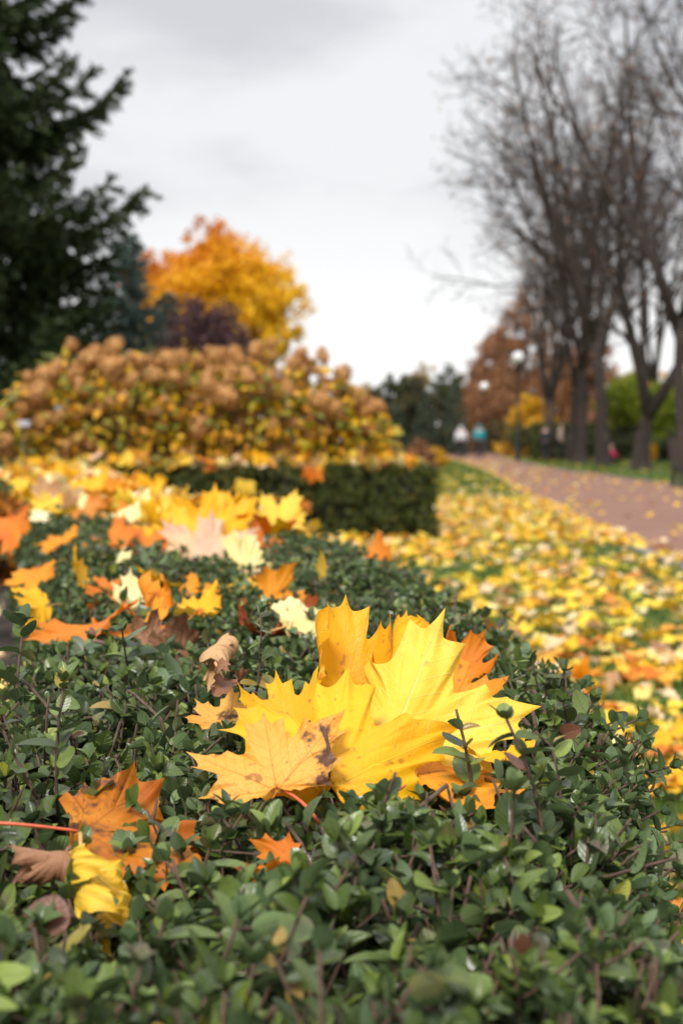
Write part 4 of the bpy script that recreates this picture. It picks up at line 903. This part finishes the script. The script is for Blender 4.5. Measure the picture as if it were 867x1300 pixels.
# ------------------------------------------------------------------ bare trees
def bare_tree(loc, label, seed, h=17., tr=.28, lean=(0, 0), forks=None, spread=.55, nl=(5, 8, 7, 5), leaves=450, trunk_to=.22, reach=.56):
    r = np.random.default_rng(seed); root = empty('bare_tree', loc, label, 'tree', 'bare trees along the path')
    tk = MB(); tw = MB(); tips = []
    def limb(p, d, l, r0, lev):
        k = (7, 7, 5, 4, 3, 3)[lev]; pts = [p]; dd = d.copy(); st = l / (k - 1)
        for i in range(k - 1):
            dd = dd + r.normal(0, (.04, .085, .14, .2, .22, .2)[lev], 3); dd[2] += (.02, .05, .04, .02, -.02, -.03)[lev] * 1.5; dd /= np.linalg.norm(dd); pts.append(pts[-1] + dd * st)
        pts = np.array(pts); rr = np.linspace(r0, r0 * (.62 if lev == 0 else .35), k)
        tube(tk if lev < 2 else tw, pts, np.maximum(rr, .009), (10, 7, 5, 4, 3, 3)[lev], cap=lev < 2, tone=r.random())
        return pts, dd
    def kids(pts, l, r0, lev):
        if lev >= len(nl): tips.append(pts[-1]); return
        n = nl[lev]
        for i in range(n):
            u = (.22 + .78 * (i + r.random()) / n) if lev else r.uniform(.75, 1.0); x = u * (len(pts) - 1); i0 = min(len(pts) - 2, int(x)); p = pts[i0] + (pts[i0 + 1] - pts[i0]) * (x - i0)
            ax = nrm(pts[i0 + 1] - pts[i0]); a = i * 2.4 + r.uniform(0, 1.2); s1 = nrm(np.cross(ax, [.3, .9, .1])); s2 = np.cross(ax, s1)
            ang = (spread if lev == 0 else r.uniform(.55, 1.05)) * r.uniform(.7, 1.2); d = ax * math.cos(ang) + (s1 * math.cos(a) + s2 * math.sin(a)) * math.sin(ang)
            ll = l * ((h * reach / l) if lev == 0 else r.uniform(.32, .52) * (1.25 - .55 * u)); rr = max(.010, r0 * (.55 if lev == 0 else (.42 * (1.2 - .6 * u))))
            q, _ = limb(p, d, ll, rr, lev + 1); kids(q, ll, rr, lev + 1)
    t0 = nrm(np.array([lean[0], lean[1], 1.0])); tl = h * trunk_to
    pts, _ = limb(np.zeros(3), t0, tl, tr, 0)
    tube(tk, [(0, 0, -.05), t0 * .12, t0 * .35, t0 * .7, t0 * 1.2], [tr * 1.7, tr * 1.35, tr * 1.12, tr * .99, tr * .82], 12)
    if forks:
        for fd, fl, fr in forks:
            q, _ = limb(pts[-1] - t0 * .2, nrm(np.array(fd, float)), fl, fr, 1); kids(q, fl, fr, 1)
    else: kids(pts, tl, tr, 0)
    tk.build('trunk', M_BARK, root); tw.build('twigs', M_BARK, root)
    if leaves:
        tips = np.array(tips); P = tips[r.integers(0, len(tips), leaves)] + r.normal(0, .15, (leaves, 3)); fo = MB()
        fo.stamp(CARD, frames(r.normal(0, 1, (leaves, 3)), r.normal(0, 1, (leaves, 3))) * .13, P); fo.build('leaves', M_RUST, root)
    return root
def bx(px, d): p = pix(px, 560, d); return (p[0], d, 0)
T1 = bare_tree(bx(765, 50), 'thickest bare tree, its straight trunk standing beside the path left of the forked tree', 31, 21, .25, spread=.32, reach=.48)
T2 = bare_tree(bx(726, 58), 'bare tree whose slender trunk leans to the left over the path', 32, 17, .20, lean=(-.05, 0), spread=.28, reach=.42)
T3 = bare_tree(bx(812, 44), 'bare tree whose trunk forks low into two heavy limbs', 33, 17, .26, lean=(.1, 0), forks=(((-.14, .1, 1), 8.5, .17), ((.42, -.1, 1), 8.5, .19), ((.1, .5, 1), 7, .12)), trunk_to=.11, nl=(6, 9, 8, 6))
T4 = bare_tree(bx(738, 54), 'dark bare tree close beside the leaning one', 34, 20, .20, spread=.28, reach=.46)
T5 = bare_tree(bx(868, 38), 'bare tree rising behind the park bench', 35, 19, .20, spread=.32, reach=.5)
cop = [(T2, 700, 68, .9, .9, 'slim bare tree just right of the nearer lamp'), (T4, 692, 78, 2.0, .85, 'bare tree further along the path past the nearer lamp'), (T1, 840, 66, 1.2, .9, 'bare tree in the second row behind the bright green shrubs'), (T1, 925, 34, 4.1, .95, 'bare tree whose boughs reach in over the bench')]
for src, px, d, rz, s, lb in cop:
    c = copy_tree(src); c.location = bx(px, d); c.rotation_euler = (0, 0, rz); c.scale = (s, s, s); c['label'] = lb

# ------------------------------------------------------------------ lamps, bench
def lamp(loc, label):
    t = empty('street_lamp', loc, label, 'street lamp', 'globe lamps along the path')
    mb = MB(); lathe(mb, [(.0, 0), (.14, 0), (.14, .12), (.09, .3), (.08, .9), (.055, 1.0), (.045, 4.15), (.07, 4.2), (.07, 4.26), (0, 4.26)], sides=12); mb.build('post', M_IRON, t)
    mb = MB(); lathe(mb, [(.0, 4.26), (.12, 4.26), (.16, 4.33), (.1, 4.36), (0, 4.36)], sides=14); mb.build('collar', M_IRON, t)
    a = np.linspace(-1.35, 1.5707, 12); mb = MB(); lathe(mb, [(.27 * math.cos(q), 4.58 + .27 * math.sin(q)) for q in a], sides=20); mb.build('lamp_globe', M_GLOBE, t)
    return t
L1 = lamp(bx(657, 63), 'black lamp post with white globe, the nearer of the two by the path')
L2 = copy_tree(L1); L2.location = bx(614, 96); L2['label'] = 'further lamp post with white globe behind the walkers'

t = empty('park_bench', bx(867, 27.2), 'dark park bench at the right edge of the path', 'bench'); t.rotation_euler = (0, 0, R(8))
M_SLAT = plain('dark bench slat', (.045, .025, .018), .6, .3, 12)
for k, sx_ in enumerate((-.12, 1.35)):
    mb = MB(); box(mb, (sx_, -.2, .22), (.06, .06, .44)); box(mb, (sx_, .2, .22), (.06, .06, .44)); box(mb, (sx_, 0, .40), (.055, .46, .05)); tube(mb, [(sx_, .22, .4), (sx_, .27, .7), (sx_, .33, .98)], [.03, .028, .022], 8); mb.build('side_frame', M_IRON, t, smooth=False)
mb = MB()
for k in range(5): box(mb, (.615, -.2 + k * .1, .445), (1.6, .08, .03))
mb.build('seat', M_SLAT, t, smooth=False); mb = MB()
for k in range(4): box(mb, (.615, .235 + k * .027, .58 + k * .11), (1.6, .03, .085))
mb.build('backrest', M_SLAT, t, smooth=False)

# ------------------------------------------------------------------ people
def skin(name, verts, edges, rad, mat, parent, sub=2, root=0):
    me = bpy.data.meshes.new(name); me.from_pydata(verts, edges, []); o = bpy.data.objects.new(name, me); C.objects.link(o); o.parent = parent
    me.materials.append(mat); md = o.modifiers.new('skin', 'SKIN'); md.use_smooth_shade = True
    for i, q in enumerate(rad): sv_ = me.skin_vertices[0].data[i]; sv_.radius = q if isinstance(q, tuple) else (q, q); sv_.use_root = (i == root)
    s = o.modifiers.new('sub', 'SUBSURF'); s.levels = sub; s.render_levels = sub
    return o
M_SKIN = plain('skin', (.55, .34, .26), .5, .08, 10)
M_DARKCL = plain('black trousers', (.015, .015, .02), .8, .2, 20)
def person(loc, label, coat, hood, rz=0., s=1.0, stride=.16, trousers=M_DARKCL, crouch=False, hair=None):
    t = empty('person', loc, label, 'person'); t.rotation_euler = (0, 0, rz); t.scale = (s, s, s)
    if crouch:
        V = [(0, 0, .42), (0, -.05, .62), (0, -.10, .84), (0, -.12, .95), (0, -.15, 1.05), (0, -.15, 1.17), (.1, .0, .40), (.13, -.30, .52), (.12, -.12, .08), (.12, -.25, .04), (-.1, .0, .40), (-.13, -.30, .52), (-.12, -.12, .08), (-.12, -.25, .04), (.17, -.12, .82), (.22, -.25, .60), (.10, -.42, .50), (-.17, -.12, .82), (-.22, -.25, .60), (-.10, -.42, .50)]
    else:
        V = [(0, 0, .94), (0, 0, 1.18), (0, 0, 1.40), (0, 0, 1.50), (0, -.01, 1.59), (0, -.01, 1.70), (.09, 0, .90), (.10, -stride * .6, .50), (.10, -stride * .3, .09), (.10, -stride * .3 - .14, .035), (-.09, 0, .90), (-.10, stride * .2, .50), (-.10, stride, .11), (-.10, stride - .12, .04), (.19, 0, 1.40), (.25, .03, 1.13), (.24, -.08, .88), (-.19, 0, 1.40), (-.25, .03, 1.13), (-.24, -.08, .88)]
    E = [(0, 1), (1, 2), (2, 3), (3, 4), (4, 5), (0, 6), (6, 7), (7, 8), (8, 9), (0, 10), (10, 11), (11, 12), (12, 13), (2, 14), (14, 15), (15, 16), (2, 17), (17, 18), (18, 19)]
    Rd = [(.15, .11), (.13, .10), (.16, .10), .055, .085, .08, .085, .058, .042, .04, .085, .058, .042, .04, .055, .042, .032, .055, .042, .032]
    skin('body', V, E, Rd, M_SKIN, t)
    li = [0, 6, 7, 8, 9, 10, 11, 12, 13]; mp_ = {a: b for b, a in enumerate(li)}
    skin('trousers', [V[i] for i in li], [(mp_[a], mp_[b]) for a, b in E if a in mp_ and b in mp_], [(.155, .118), .098, .075, .058, .05, .098, .075, .058, .05], trousers, t)
    ji = [0, 1, 2, 14, 15, 16, 17, 18, 19]; mp_ = {a: b for b, a in enumerate(ji)}; Vj = [V[i] for i in ji]
    jk = skin('jacket', Vj, [(mp_[a], mp_[b]) for a, b in E if a in mp_ and b in mp_], [(.185, .15), (.17, .14), (.19, .14), .088, .072, .056, .088, .072, .056], coat, t)
    hx = np.array(V[4]); 
    if hood:
        skin('hood', [tuple(hx + np.array([0, .02, -.10])), tuple(hx + np.array([0, .035, .02])), tuple(hx + np.array([0, .03, .10]))], [(0, 1), (1, 2)], [.12, .125, .095], coat, jk)
    else:
        skin('hair', [tuple(hx + np.array([0, .035, -.02])), tuple(hx + np.array([0, .03, .09]))], [(0, 1)], [.095, .098], hair or M_DARKCL, t)
    return t
person(bx(585, 71), 'person in a hooded white jacket and dark trousers walking on the path', plain('white jacket', (.62, .62, .66), .7, .08, 9), True, R(180), .98)
person(bx(608, 72), 'person in a hooded teal jacket and black trousers walking on the path', plain('teal jacket', (.0, .26, .30), .7, .1, 9), True, R(176), 1.02)
person(bx(711, 60), 'person in a beige coat standing among the bare trunks', plain('beige coat', (.42, .30, .26), .8, .1, 9), False, R(90), .95, stride=.05)
person(bx(692, 59), 'person in dark clothes standing by the leaning bare trunk', plain('dark coat', (.02, .025, .03), .8, .1, 9), False, R(140), .92, stride=.05)
person(bx(773, 52), 'child in a pink red jacket crouching on the grass by the bare trees', plain('pink red jacket', (.62, .02, .10), .7, .1, 9), False, R(60), .68, crouch=True, hair=plain('light brown hair', (.30, .16, .07), .7, .1, 9))
